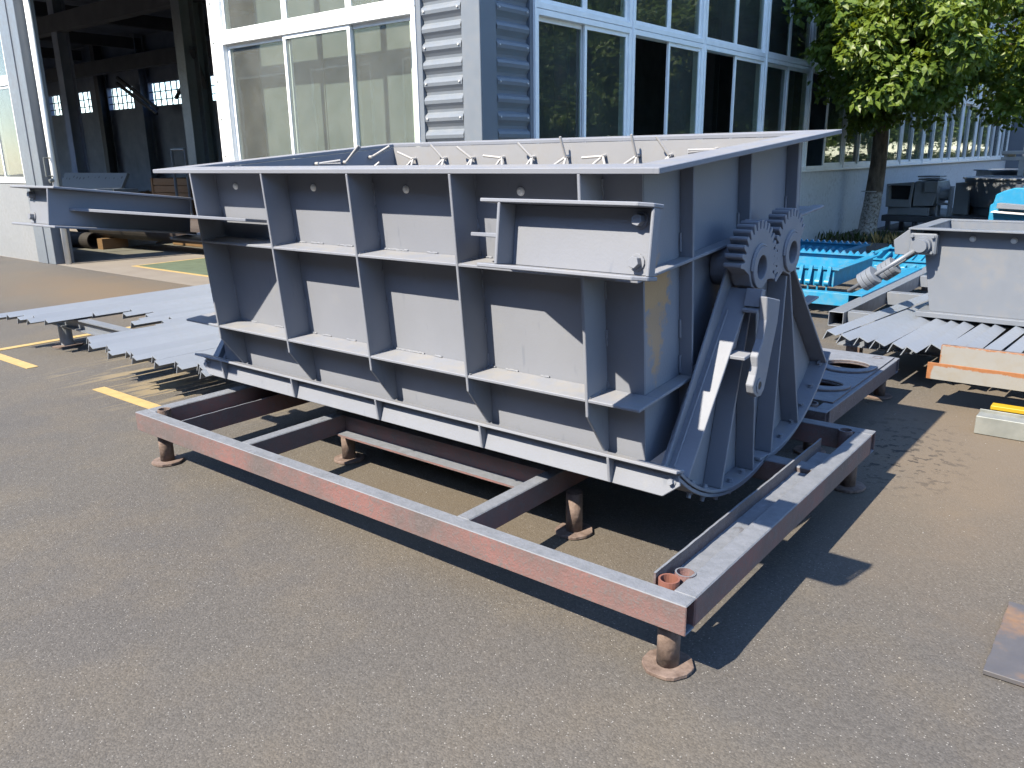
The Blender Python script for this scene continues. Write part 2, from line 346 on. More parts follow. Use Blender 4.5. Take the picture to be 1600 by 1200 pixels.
def clone(root, loc=None, label=None, group=None, rotz=None):
    r = root.copy(); C.objects.link(r)
    if loc is not None: r.location = loc
    if rotz is not None: r.rotation_euler = (0, 0, rotz)
    if label: r['label'] = label
    if group: r['group'] = group
    for ch in root.children:
        c = ch.copy(); C.objects.link(c); c.parent = r
        for g in ch.children:
            d = g.copy(); C.objects.link(d); d.parent = c
    return r
def like(o, parent, loc=(0,0,0), rot=None):
    c = o.copy(); C.objects.link(c); c.parent = parent; c.location = loc
    if rot: c.rotation_euler = rot
    return c
def circ(cx, cy, r, n=32, a0=0., a1=2*math.pi):
    full = abs(a1-a0-2*math.pi) < 1e-6; k_ = n if full else n+1
    return [(cx + r*math.cos(a0+(a1-a0)*i/n), cy + r*math.sin(a0+(a1-a0)*i/n)) for i in range(k_)]

# ------------------------------------------------------------------ ground
structure('ground', MB().add([(-150,-60,0),(90,-60,0),(90,160,0),(-150,160,0)], [(0,1,2,3)]), 'asphalt')
structure('concrete_floor', MB().box(-42, -4.25, 3.79, 34, -.2, .004), 'concrete')
structure('green_walkway', MB().box(-11.86, -8.4, 4.45, 15.5, -.1, .008), 'green')
for q in ((-11.93, -11.87, 4.37, 15.5), (-11.86, -8.4, 4.37, 4.44)):
    structure('road_marking', MB().box(*q, -.1, .008), 'yellow')
for q in ((-5.03, -3.6, .545, .632), (-7.02, -6.11, .52, .61), (-7.11, -7.02, .52, 1.9), (-17.5, -15.2, 3.1, 3.2)):
    structure('road_marking', MB().box(*q, -.1, .004), 'yellow')

# ------------------------------------------------------------------ workshop building
bld = thing('workshop_building', 'large grey workshop with white framed windows, corrugated corner and open gate', 'building', (-4, 3.8, 0))
LF = lambda u, w, z: (u, z, w)                 # front (gate) side: x, height, depth along y
LY, RX = 3.8, -4.0
ROOF = 6.45
def lwall(x0, x1, z0, z1, mat='cladwall', y0=LY, y1=LY+.18, name='wall'): return part(name, MB().box(x0, x1, y0, y1, z0, z1), mat, bld)
# corner post
part('corner_post', MB().box(-4.215, RX, LY, 4.03, 0, ROOF), 'clad', bld, .004)
# corrugated panels, pitch 0.155 m
def corrug(axis):
    mb = MB(); pr = []; z = .0
    while z < ROOF-.2:
        for dz, d in ((0, 0), (.025, .002), (.05, .016), (.075, .034), (.105, .038), (.130, .030), (.145, .010)): pr.append((z+dz, d))
        z += .155
    n = len(pr); v = []; f = []
    for u in ((-4.70, -4.22) if axis == 0 else (4.035, 4.515)):
        for z, d in pr: v.append((u, LY+.035-d, z) if axis == 0 else (RX-.035+d, u, z))
    for i in range(n-1): f.append((i, i+1, n+i+1, n+i))
    return mb.add(v, f)
for ax in (0, 1):
    p_ = part('corrugated_panel', corrug(ax), 'clad', bld, smooth=False)
    sc = MB()
    for i in range(40):
        z = .10 + .31*i*.5*2
        if z > 7: break
        for u in ((-4.665, -4.25) if ax == 0 else (4.07, 4.48)):
            sc.tube((u, LY+.01, z), (u, LY-.012, z), .009, None, 8) if ax == 0 else sc.tube((RX-.01, u, z), (RX+.012, u, z), .009, None, 8)
    part('screws', sc, 'white', p_, kind='stuff')
part('trim', MB().box(-4.765, -4.705, LY-.005, LY+.14, 0, ROOF), 'clad', bld, .003)
part('trim', MB().box(RX-.14, RX+.005, 4.52, 4.575, 0, ROOF), 'clad', bld, .003)
part('backing_wall', MB().box(-4.70, -4.22, LY+.05, LY+.15, 0, ROOF), 'clad', bld)
part('backing_wall', MB().box(RX-.15, RX-.05, 4.04, 4.51, 0, ROOF), 'clad', bld)

def bars(mb, fn, u0, u1, z0, z1, w, d0, d1):
    """rectangular ring of bars in the wall plane; fn(u, z, depth)"""
    o = [(u0, z0), (u1, z0), (u1, z1), (u0, z1)]; i = [(u0+w, z0+w), (u1-w, z0+w), (u1-w, z1-w), (u0+w, z1-w)]
    return mb.ring(o, i, fn, d0, d1)
def window(fn, u0, u1, z0, z1, sashes, gm='glass', fw=.055):
    """outer frame with sashes [(u0, u1, depth_front, open)]"""
    w = part('window', bars(MB(), fn, u0, u1, z0, z1, fw, -.015, .11), 'alu', bld, .003)
    for (a, b, dep, op) in sashes:
        if op: continue
        part('sash', bars(MB(), fn, a, b, z0+fw, z1-fw, .042, dep, dep+.03), 'alu', w, .002)
        mb = MB(); mb.prism([(a+.042, z0+fw+.042), (b-.042, z0+fw+.042), (b-.042, z1-fw-.042), (a+.042, z1-fw-.042)], fn, dep+.012, dep+.018)
        part('pane', mb, gm, w)
    return w
FL = lambda u, z, d: (u, LY+d, z)
FR = lambda u, z, d: (RX-d, u, z)
rows = ((1.33, 2.945), (2.95, 4.55), (4.555, 6.1))
# front side, bay between gate and corner (three sashes)
for r_, (z0, z1) in enumerate(rows):
    if r_ == 0:
        window(FL, -7.93, -4.77, z0, z1, [(-7.875, -6.72, .045, 0), (-6.78, -5.70, .005, 0), (-5.75, -4.825, .045, 0)], 'glass_dusty')
    else:
        window(FL, -7.93, -4.77, z0, z1, [(-7.875, -6.745, .02, 0), (-6.744, -5.72, .02, 0), (-5.719, -4.825, .02, 0)], 'glass_dusty')
lwall(-7.93, -4.77, 0, 1.325)
lwall(-7.93, -4.77, 6.105, ROOF)
jb = part('gate_jamb', MB().box(-8.09, -7.935, LY-.03, LY+.16, 0, ROOF), 'alu', bld, .004)
for i in range(9): part('rivet', MB().tube((-8.03, LY-.03, .4+i*.42), (-8.03, LY-.036, .4+i*.42), .014, None, 10), 'galv', jb)
lwall(-13.2, -8.09, 4.2, ROOF)
# post left of the gate, low wall and its window
part('gate_post', MB().box(-13.50, -13.24, LY-.02, LY+.28, 0, ROOF), 'clad', bld, .005)
part('gate_post', MB().box(-13.86, -13.505, LY-.035, LY+.28, 0, ROOF), 'clad', bld, .005)
gp = part('gate_pole', MB().tube((-13.10, LY+.12, 0), (-13.10, LY+.12, 4.2), .045, None, 14), 'alu', bld, smooth=True)
def handle(x, y, par):
    mb = MB(); zs = 1.55
    for s in (-1, 1): mb.tube((x, y, zs+.14*s), (x+.02, y-.10, zs+.14*s), .011)
    mb.tube((x+.02, y-.10, zs-.145), (x+.02, y-.10, zs+.145), .011); mb.tube((x, y, zs-.2), (x, y-.06, zs-.22), .03)
    part('gate_handle', mb, 'galv', par)
handle(-13.08, LY+.08, gp); handle(-8.13, LY+.16, jb)
lwall(-60, -13.87, 0, 1.29); lwall(-60, -13.87, 4.55, ROOF)
window(FL, -15.9, -13.87, 1.295, 2.88, [(-15.84, -14.70, .04, 0), (-14.75, -13.93, .005, 0)], 'glass_dusty')
window(FL, -15.9, -13.87, 2.885, 4.54, [(-15.84, -14.80, .02, 0), (-14.799, -13.93, .02, 0)], 'glass_dusty')
for x in range(-60, -16, 4): lwall(x, x+.6, 1.295, 4.545)
lwall(-16.4, -15.91, 1.295, 4.545)
# sheet boards standing just inside the front windows
bd = part('backing_board', MB().box(-7.80, -6.62, LY+.40, LY+.44, .01, 6.4), 'board', bld)
part('backing_board', MB().box(-6.61, -5.22, LY+.40, LY+.44, .01, 6.4), 'board', bld)
part('board_post', MB().box(-5.215, -5.15, LY+.36, LY+.46, .01, 6.4), 'alu', bld)

# long side, receding to the right
ys = [4.58, 6.38, 8.17, 10.2, 12.15, 14.2, 16.25, 18.3, 20.4, 22.6, 24.7, 26.9, 29.1, 31.3, 33.2]
part('wall', MB().box(RX-.2, RX, 4.58, 36, 0, 1.29), 'lowwall', bld)
part('window_sill', MB().box(RX-.16, RX+.05, 4.58, 33.2, 1.293, 1.328), 'alu', bld, .004)
part('wall', MB().box(RX-.2, RX, 4.58, 36, 6.105, ROOF), 'clad', bld)
part('wall', MB().box(RX-.2, RX, 33.21, 36, 1.331, 6.1), 'clad', bld)
opened = {1: 0, 2: 0, 4: 0, 6: 0}
for i in range(len(ys)-1):
    u0, u1 = ys[i]+.012, ys[i+1]-.012; mid = (u0+u1)/2
    for r_, (z0, z1) in enumerate(rows):
        if r_ == 2 and i > 8: continue
        if r_ == 0:
            s_ = [(u0+.055, mid+.02, .045, 0), (mid-.02, u1-.055, .005, 0)]
            if i in opened: s_[0] = (*s_[0][:3], 1)
        else: s_ = [(u0+.055, mid, .02, 0), (mid+.001, u1-.055, .02, 0)]
        window(FR, u0, u1, z0, z1, s_)
    part('mullion', MB().box(RX-.13, RX+.03, ys[i]-.012, ys[i]+.012, 1.33, 6.1), 'alu', bld)
part('wall', MB().box(RX-.2, RX, 22.62, 33.2, 4.56, 6.1), 'clad', bld)
part('wall', MB().box(-16, -4.01, 33.9, 34.1, 0, ROOF), 'inner', bld)
part('end_column', MB().box(RX-.3, RX+.5, 33.3, 34.0, 0, ROOF), 'clad', bld, .01)
part('roof', MB().box(-60, RX+.35, LY-.35, 16.5, ROOF, ROOF+.25), 'roofm', bld); part('roof', MB().box(-16.3, RX+.35, 16.501, 36.2, ROOF, ROOF+.25), 'roofm', bld)

# hall back wall with a row of barred openings
OP = [(-41.25, -39.95), (-38.7, -36.95), (-35.5, -33.25), (-32.1, -29.6), (-28.5, -26.0)]
xs = [-60] + [v_ for p_ in OP for v_ in p_] + [-16]
part('wall', MB().box(-60, -16, 16, 16.25, 0, 3.78), 'inner', bld)
part('wall', MB().box(-60, -16, 16, 16.25, 4.66, ROOF), 'inner', bld)
for a, b in zip(xs[::2], xs[1::2]): part('wall', MB().box(a, b, 16, 16.25, 3.781, 4.659), 'inner', bld)
for a, b in OP:
    g = MB(); n = max(3, int((b-a)/.36))
    for i in range(1, n): x = a+(b-a)*i/n; g.box(x-.018, x+.018, 16.08, 16.12, 3.78, 4.66)
    for z in (4.02, 4.32): g.box(a, b, 16.081, 16.119, z-.018, z+.018)
    part('window_bars', g, 'innerdk', bld)
part('wall', MB().box(-60.2, -60, LY, 16.25, 0, ROOF), 'inner', bld)
part('wall', MB().box(-16.2, -16, 16.26, 34, 0, ROOF), 'inner', bld)
# steel inside: columns, crane beam, braces
def hcol(x, y, w=.3, mat='innerdk'):
    mb = MB(); mb.box(x-w/2, x+w/2, y-w/2, y-w/2+.02, 0, ROOF); mb.box(x-w/2, x+w/2, y+w/2-.02, y+w/2, 0, ROOF); mb.box(x-.01, x+.01, y-w/2+.02, y+w/2-.02, 0, ROOF)
    part('hall_column', mb, mat, bld)
for x, y, mt in ((-16.6, 8.6, 'machine'), (-17.5, 9.4, 'machine'), (-24.3, 9.4, 'inner'), (-31.9, 15.7, 'inner'), (-28.2, 15.7, 'innerdk'), (-35.3, 15.7, 'innerdk'), (-38.5, 15.7, 'innerdk'), (-9.5, 20, 'innerdk'), (-9.5, 27, 'innerdk'), (-9.5, 13, 'innerdk')): hcol(x, y, .34, mt)
part('crane_beam', MB().box(-60, -16, 14.6, 14.9, 5.0, 5.5), 'innerdk', bld)
part('crane_beam', MB().box(-60, -4.4, 9.2, 9.5, 5.15, 5.6), 'innerdk', bld)
for i in range(10): part('roof_truss', MB().box(-58+i*5.2, -57.8+i*5.2, LY+.2, 15.9, 5.9, 6.3), 'innerdk', bld)
for p, q in (((-33, 15.3, 4.9), (-30.2, 15.3, 3.6)), ((-33.1, 15.3, 4.7), (-30.3, 15.3, 3.4)), ((-28.8, 15.3, 3.9), (-26.6, 15.3, 5.4)), ((-17.3, 9.4, 3.3), (-16.4, 8.6, 4.0))):
    part('brace', MB().bar(p, q, .1, .1), 'innerdk', bld)

opp = thing('added_workshop', 'unseen grey workshop added behind the camera to block low sky light', 'building', (0, -13, 0))  # unseen building added to cut low sky light on the hopper front
part('wall', MB().box(-45, 30, -25, -13.0, 0, 8.0), 'clad', opp)
part('roof', MB().box(-45.5, 30.5, -25.5, -12.4, 8.001, 8.3), 'roofm', opp)
for i in range(14):
    w = part('window', bars(MB(), lambda u, z, d: (u, -13.0+d, z), -43+i*5.2, -39.5+i*5.2, 1.4, 5.2, .08, .001, .06), 'alu', opp)
    part('pane', MB().box(-42.92+i*5.2, -39.58+i*5.2, -12.99, -12.97, 1.48, 5.12), 'dark_fill', w)

# ------------------------------------------------------------------ hopper (its own tilted axes: a along x, b towards the back, h up)
TILT = 0.0812
HB = Vector((-1.515, .90, -1.36))             # base of the hopper in its own axes
F2 = Vector((-0.3087, 0.3082, 1.5632))
EX, EU, EN = Vector((1,0,0)), Vector((0, math.cos(TILT), math.sin(TILT))), Vector((0, -math.sin(TILT), math.cos(TILT)))
hop = thing('hopper', 'big open-topped grey steel hopper with welded ribs and geared bottom gates', 'hopper',
            F2 + HB.x*EX + HB.y*EU + HB.z*EN, rot=(TILT, 0, 0), vbase=HB)
BV = .0022
A0, A1, B0, B1 = -2.89, -.14, .14, 1.64
RIBS = (-2.675, -2.072, -1.47, -.885, -.302)
def rect_loop(x0, x1, y0, y1, n=40):
    out = []
    for i in range(n):
        t = 2*math.pi*i/n; cx, cy = math.cos(t), math.sin(t); s = 1/max(abs(cx), abs(cy)); out.append(((x0+x1)/2+(x1-x0)/2*cx*s, (y0+y1)/2+(y1-y0)/2*cy*s))
    return out
part('front_wall', MB().box(A0, A1, B0, B0+.01, -1.10, -.36), 'grey', hop)
HOLES = (-2.497, -1.873, -1.263, -.655); cuts = [A0, -2.185, -1.568, -.959, A1]
for q_, a in enumerate(HOLES):
    part('front_wall', MB().ring(rect_loop(cuts[q_], cuts[q_+1], -.3599, -.021), [(a+.0155*math.cos(2*math.pi*i/40), -.098+.0155*math.sin(2*math.pi*i/40)) for i in range(40)], lambda u, w, z: (u, z, w), B0, B0+.008), 'grey', hop)
part('back_wall', MB().box(A0, A1, B1-.01, B1, -1.10, -.021), 'grey', hop)
part('inner_lining', MB().box(A0+.014, A1-.014, B1-.014, B1-.0115, -1.08, -.021), 'lining', hop, label='warm pale inner face of the back wall')
M['grey_tan'].node_tree  # object coordinates of the end wall are hopper axes minus the base
endw = part('end_wall', MB().box(A1-.01, A1, B0+.0105, B1-.0105, -1.10, -.021), 'grey_tan', hop, label='end wall with a bare tan patch by the front corner')
part('end_wall', MB().box(A0, A0+.01, B0+.0105, B1-.0105, -1.10, -.021), 'grey', hop)
ring = lambda u, w, z: (u, w, z)
part('top_flange', MB().ring([(-3.03, 0), (0, 0), (0, 1.757), (-3.03, 1.757)], [(A0+.002, B0+.002), (A1-.002, B0+.002), (A1-.002, B1-.002), (A0+.002, B1-.002)], ring, -.02, 0), 'grey', hop, BV)
for h, out in ((-.36, 0), (-.82, 1)):
    part('stiffener', MB().box(-3.0, -.083, .003, B0, h-.012, h), 'grey', hop, BV)
    part('stiffener', MB().box(A1, -.083, B0+.0005, 1.83, h-.0121, h-.0001), 'grey', hop, BV)
    part('stiffener', MB().box(-2.99, A0, B0+.0005, 1.83, h-.0121, h-.0001), 'grey', hop, BV)
    part('stiffener', MB().box(A0, A1-.001, B1, 1.78, h-.012, h), 'grey', hop, BV)
rp = [(0.0, -.0205), (B0, -.0205), (B0, -1.068), (.112, -1.072), (.104, -1.055), (0.0, -.888)]
for a in RIBS: part('rib', MB().prism(rp, lambda u, w, z, a=a: (a+z, u, w), -.006, .006), 'grey', hop, BV)
for b in (.415, .925, 1.45):
    part('rib', MB().box(A1, -.086, b-.006, b+.006, -1.02, -.021), 'grey', hop, BV)
    part('rib', MB().box(-2.945, A0, b-.006, b+.006, -1.02, -.021), 'grey', hop, BV)
for a in (-2.2, -1.47, -.75): part('rib', MB().box(a-.006, a+.006, B1, 1.77, -1.0, -.021), 'grey', hop, BV)
for a in HOLES:
    part('bolt_cap', MB().tube((a, B0-.0005, -.098), (a, B0-.006, -.098), .017, .016, 16).tube((a, B0-.006, -.098), (a, B0-.013, -.098), .016, .009, 16), 'capwhite', hop, smooth=False)
# weld beads along the lower stiffeners
wr = random.Random(31)
def bead(p, d, n, r, par=None):
    w = MB(); p = Vector(p); d = Vector(d).normalized()
    for q in range(n):
        o_ = Vector((wr.uniform(-.0012, .0012), wr.uniform(-.0012, .0012), wr.uniform(-.0012, .0012))); rr = r*wr.uniform(.75, 1.2)
        w.tube(p + d*q*.010 + o_, p + d*(q*.010+.0125) + o_, rr, rr*wr.uniform(.6, .95), 7)
    part('weld_bead', w, 'grey', hop)
for h in (-.36, -.82):
    for i, a in enumerate(RIBS[:-1]):
        for q in (.03, .12, .30, .49): bead((a+q+wr.uniform(-.03, .03), B0-.003, h+.003), (1, 0, 0), wr.choice((4, 6, 8, 10)), .0048)
for i, a in enumerate(RIBS):
    for z in (-.06, -.20, -.31, -.44, -.62, -.77): bead((a+.0075, B0-.003, z+wr.uniform(-.03, .03)), (0, 0, -1), wr.choice((4, 6, 9)), .005)
    for z in (-.361, -.821): bead((a+.0065, .012, z+.003), (0, 1, 0), wr.choice((6, 10, 12)), .005)
for b in (.415, .925, 1.45):
    for z in (-.27, -.60, -.74):
        w = MB(); w.tube((A1+.005, b-.009, z), (A1+.005, b-.009, z-.07), .006, .006, 6); part('weld_bead', w, 'grey', hop)

# anchors for the lining: bent rods on the inner walls
def anchor(base, nrm, ang, spread, up):
    base = Vector(base); nrm = Vector(nrm); mb = MB(); tip = base + nrm*.035
    mb.tube(base, tip, .010, None, 8)
    t1 = nrm.orthogonal().normalized() if abs(nrm.x) > .5 else Vector((1, 0, 0)); t2 = nrm.cross(t1)
    t1 = Vector((0, 1, 0)) if abs(nrm.x) > .5 else Vector((1, 0, 0)); t2 = Vector((0, 0, 1))
    for s in (-1, 1):
        th = ang + s*spread
        mb.tube(tip - nrm*.008, tip + (nrm*.09 + t1*math.cos(th)*.125 + t2*math.sin(th)*.125)*.85, .0072, None, 8)
    if up is not None:
        mb.tube(tip, tip + nrm*.03 + t1*math.cos(up)*.112 + t2*math.sin(up)*.112, .0072, None, 8)
    part('anchor', mb, 'steel_rod', hop)
bk = [(-2.677, R(262), .42, R(155)), (-2.402, R(258), .42, R(128)), (-2.165, R(268), .3, R(140)), (-1.93, R(280), .55, R(172)), (-1.699, R(268), .36, R(130)),
      (-1.459, R(248), .5, R(95)), (-1.216, R(270), .75, R(182)), (-1.004, R(248), .5, R(95)), (-.811, R(250), .2, R(120)), (-.56, R(180), .05, None), (-.35, R(255), .3, None)]
for a, an, sp_, up in bk: anchor((a, B1-.014, -.094 if a < -.6 else -.07), (0, -1, 0), an, sp_, up)
for a in (-2.55, -2.28, -2.05, -1.8, -1.57, -1.33, -1.1, -.9, -.68, -.45): anchor((a, B1-.014, -.30), (0, -1, 0), R(270+random.uniform(-30, 30)), .5, R(random.uniform(100, 160)))
for i, b in enumerate((.30, .52, .74, .96, 1.18, 1.40)):
    anchor((A0+.01, b, -.075 + .012*(i % 2)), (1, 0, 0), R((20, 350, 345, 0, 60, 30)[i]), .08, None)
    anchor((A0+.01, b-.09, -.17), (1, 0, 0), R(random.uniform(-30, 60)), .3, None)
    anchor((A1-.01, b, -.16), (-1, 0, 0), R(random.uniform(100, 200)), .3, R(80))

# brackets: arm towards the front plus an outward stub, tilted up 11.5 degrees
DL = R(11.5); VB, VH = -math.cos(DL), math.sin(DL); DB, DH = -math.sin(DL), -math.cos(DL)
def bp(a, s, t): return (a, .14 + s*VB + t*DB, -.164 + s*VH + t*DH)
def bbox(mb, a0, a1, s0, s1, t0, t1):
    v = [bp(a, s, t) for t in (t0, t1) for a, s in ((a0, s0), (a1, s0), (a1, s1), (a0, s1))]
    return mb.add(v, [(0,1,2,3),(4,7,6,5),(0,4,5,1),(1,5,6,2),(2,6,7,3),(3,7,4,0)])
def bracket(aw, sg, L, stub, tip, fl_out, gus):
    HT = .195
    web = part('bracket_arm', bbox(MB(), aw-.005, aw+.005, 0, L, .011, HT-.011), 'grey', hop, BV)
    e = aw + sg*stub
    for t0, t1 in ((0, .011), (HT-.011, HT)):
        pts = [(aw-sg*.07, .0), (aw-sg*.07, L-.0), (aw+sg*(stub-.03), L), (e, L-.035), (e, L-.086), (aw+sg*.07, L-.086), (aw+sg*.07, 0)]
        part('bracket_flange', MB().prism(pts, lambda u, w, z: bp(u, w, z), t0, t1), 'grey', web, BV)
    part('bracket_web', bbox(MB(), aw+sg*.005, aw+sg*tip, L-.083, L-.073, .011, HT-.011), 'grey', web, BV)
    if fl_out: part('end_plate', bbox(MB(), e-sg*.010, e-sg*.001, L-.0725, L-.037, .011, HT-.011), 'grey', web, BV)
    for t in (.042, .150):
        c = Vector(bp(aw+sg*(tip-.045), L-.073, t)); n = Vector((0, VB, VH))
        part('bolt', MB().hexbolt(c, n, .017, .026), 'grey', web, .001)
    part('gusset', MB().prism(gus, lambda u, w, z: bp(u, w, z), .095, .110), 'grey', web, BV)
bracket(-.23, 1, .66, .475, .464, True, [(-.236, 0), (-.236, .50), (-.80, .12), (-.80, .0)])
bracket(-2.955, -1, .735, .46, .38, False, [(-2.949, 0), (-2.949, .64), (-2.20, .155), (-2.25, .0)])

# bottom gates: two clamshells on hubs, joined by gear sectors
HUB = ((.735, -.45), (1.065, -.45)); RAD = .90
def gear_profile(c, a0, a1, nteeth, phase, ro=.181, rr=.148):
    pts = []; st = 2*math.pi/nteeth; i0 = math.ceil((a0-phase)/st); i1 = math.floor((a1-phase)/st)
    for i in range(i0, i1+1):
        t = phase + i*st
        for dt, r in ((-.38, rr), (-.24, ro-.005), (-.13, ro), (.13, ro), (.24, ro-.005), (.38, rr)): pts.append((c[0]+r*math.cos(t+dt*st), c[1]+r*math.sin(t+dt*st)))
    return pts
def gate(k_, end):
    """one clamshell; end = +1 right end (in view), -1 left end; part of the hopper"""
    c = HUB[k_]; AE = 0.0 if end > 0 else -3.03
    X = lambda a: a if end > 0 else -3.03 - a
    fn = lambda u, w, z: (X(z), u, w)
    lo, hi = ((228.5, 281) if k_ == 0 else (259, 315))
    arc = circ(c[0], c[1], RAD-.012, 18, R(lo-2), R(hi))
    pl = [(c[0]+.09*math.cos(R(lo-65)), c[1]+.09*math.sin(R(lo-65)))] + arc + [(c[0]+.09*math.cos(R(hi+65)), c[1]+.09*math.sin(R(hi+65)))]
    g = part('gate_end_plate', MB().prism(pl, fn, -.060, -.050), 'grey', hop, BV)
    # curved rim
    o = circ(c[0], c[1], RAD, 22, R(lo-4), R(hi+1)); i_ = circ(c[0], c[1], RAD-.012, 22, R(lo-4), R(hi+1))
    part('rim', MB().prism(o + i_[::-1], fn, -.062, .032), 'grey', g, .0015)
    o = circ(c[0], c[1], RAD+.018, 22, R(lo-3), R(hi)); i_ = circ(c[0], c[1], RAD+.004, 22, R(lo-3), R(hi))
    part('rim', MB().prism(o + i_[::-1], fn, -.075, .027), 'grey', g, .0015)
    # radial ribs
    for t in ((228.5, 251, 272) if k_ == 0 else (263.5, 285, 312)):
        ca, sa = math.cos(R(t)), math.sin(R(t)); wide = t in (228.5,)
        r0, r1 = (.10, RAD-.013); th = .006
        q = [(c[0]+r*ca - s*th*sa, c[1]+r*sa + s*th*ca) for r, s in ((r0, -1), (r1, -1), (r1, 1), (r0, 1))]
        part('radial_rib', MB().prism(q, fn, -.085 if wide else -.049, .036 if wide else .03), 'grey', g, BV)
        if wide:   # weld line of the end plate on the arm
            w = MB(); w.tube(fn(c[0]+.2*ca-.008*sa*-1, c[1]+.2*sa-.008*ca, -.03), fn(c[0]+.86*ca+.008*sa, c[1]+.86*sa-.008*ca, -.03), .005, None, 6); part('weld_bead', w, 'grey', g)
    for t in [lo+8+(hi-lo-12)*j/5 for j in range(6)]:
        ca, sa = math.cos(R(t)), math.sin(R(t)); p0 = fn(c[0]+(RAD-.012)*ca, c[1]+(RAD-.012)*sa, 0.0)
        part('bolt', MB().hexbolt(p0, (0, -ca, -sa), .012, .016), 'grey', g)
        p1 = fn(c[0]+(RAD+.018)*ca, c[1]+(RAD+.018)*sa, 0.0)
        part('bolt', MB().hexbolt(p1, (0, ca, sa), .010, .022), 'grey', g)
    # hub and gear
    n = 40; ho = circ(c[0], c[1], .082, n); hi_ = circ(c[0], c[1], .047, n); h2 = circ(c[0], c[1], .0425, n)
    part('hub', MB().ring(ho, hi_, fn, -.135, .048), 'grey', g, .002)
    part('pivot_pin', MB().ring(h2, circ(c[0], c[1], .037, n), fn, -.13, -.012).prism(circ(c[0], c[1], .0369, n), fn, -.13, -.11), 'machine', g, .001)
    if end > 0:
        N = 30; ph = 0.0 if k_ == 0 else math.pi + math.pi/N
        a0, a1 = (R(-28), R(172)) if k_ == 0 else (R(-10+18), R(212))
        if k_ == 0:
            prof = gear_profile(c, a0, a1, N, ph) + [(c[0]-.10, c[1]-.01), (c[0]-.075, c[1]-.06), (c[0], c[1]-.097), (c[0]+.075, c[1]-.065)]
        else:
            prof = gear_profile(c, R(20), R(215), N, ph) + [(c[0]-.075, c[1]-.065), (c[0]+.0, c[1]-.097), (c[0]+.075, c[1]-.06), (c[0]+.10, c[1]+.01)]
        inn = []
        for (u_, w_) in prof:
            t_ = math.atan2(w_-c[1], u_-c[0]); inn.append((c[0]+.0835*math.cos(t_), c[1]+.0835*math.sin(t_)))
        part('gear_sector', MB().ring(prof, inn, fn, -.035, .036), 'grey', g, .0012)
        w = MB()
        for s in range(14):
            t = R(60+s*8.5); t2 = t+R(8.4); w.tube(fn(c[0]+.087*math.cos(t), c[1]+.087*math.sin(t), .040), fn(c[0]+.087*math.cos(t2), c[1]+.087*math.sin(t2), .040), .0065, None, 6)
        part('weld_bead', w, 'grey', g)
    return g
G = {}
for k_ in (0, 1):
    for e in (1, -1): G[k_, e] = gate(k_, e)
# curved plates and the stiffening rail along the front gate
for k_, (lo, hi) in ((0, (228, 280.6)), (1, (259.6, 313))):
    c = HUB[k_]; o = circ(c[0], c[1], RAD-.002, 26, R(lo), R(hi)); i_ = circ(c[0], c[1], RAD-.011, 26, R(lo), R(hi))
    part('gate_plate', MB().prism(o + i_[::-1], lambda u, w, z: (z, u, w), -2.965, -.064), 'grey', hop)
KB, KH = .112, -1.066; r2 = math.sqrt(.5); WB, WH = -.95, .312; UB, UH = -.312, -.95
def rail(mb, u0, u1, w0, w1, a0, a1):         # u radial outward-down, w tangential forward-up
    pts = [(KB + u*UB + w*WB, KH + u*UH + w*WH) for u, w in ((u0, w0), (u1, w0), (u1, w1), (u0, w1))]
    return mb.prism(pts, lambda u, w, z: (z, u, w), a0, a1)
part('gate_rail', rail(MB(), 0, .012, 0, .062, -3.075, .036), 'grey', hop, BV)
rl = MB(); pts = [(-3.02, 0.0121), (.02, .0121), (.032, .06), (-.03, .112), (-2.99, .112), (-3.06, .06)]
rl.prism(pts, lambda u, w, z: (u, KB + w*UB + z*WB, KH + w*UH + z*WH), .0, .010)
gr = part('gate_rail', rl, 'grey', hop, BV)
for a in (-2.81, -2.17, -1.53, -.885, -.25):
    tri = [(.0122, .0102), (.110, .0102), (.110, .022), (.0122, .061)]
    part('rail_rib', MB().prism([(KB + u*UB + w*WB, KH + u*UH + w*WH) for u, w in tri], lambda u, w, z, a=a: (a+z, u, w), -.006, .006), 'grey', gr, BV)
for a in (.0, -3.0):
    c_ = Vector((a, KB + .05*UB + .01*WB, KH + .05*UH + .01*WH)); part('bolt', MB().hexbolt(c_, (0, WB, WH), .012, .02), 'grey', gr)
part('rear_rail', MB().box(-2.97, -.06, 1.60, 1.68, -1.14, -1.09), 'grey', hop, BV)
# lever with eye, standing off the front gate end
fn = lambda u, w, z: (z, u, w)
LV = part('gate_lever', MB().prism([(.600, -.530), (.735, -.572), (.715, -.66), (.660, -.775), (.625, -.86), (.605, -.90), (.575, -.918), (.535, -.910), (.503, -.885), (.492, -.85), (.515, -.815), (.527, -.785), (.525, -.745), (.575, -.69), (.600, -.62)], fn, .095, .125), 'grey', hop, .003)
part('eye', MB().ring(circ(.553, -.868, .030, 20), circ(.553, -.868, .016, 20), fn, .125, .1285), 'grey', LV, .001)
part('eye_shade_disc', MB().prism(circ(.553, -.868, .0158, 20), fn, .1252, .1262), 'dark_fill', LV)  # black disc painted over the eye for its shaded depth
for b0_, b1_, h_, a0_ in ((.585, .640, -.595, .031), (.478, .555, -.752, -.045)):
    part('lever_plate', MB().prism([(b0_, h_), (b1_, h_), (b1_, h_+.014), (b0_, h_+.014)], fn, a0_, .0945), 'grey', LV, BV)
part('lever_plate', MB().prism([(.600, -.597), (.650, -.597), (.565, -.737), (.486, -.737)], fn, .010, .022), 'grey', LV, BV)
part('lever_plate', MB().prism([(.602, -.575), (.640, -.575), (.66, -.52), (.628, -.51)], fn, .031, .0945), 'grey', LV, BV)

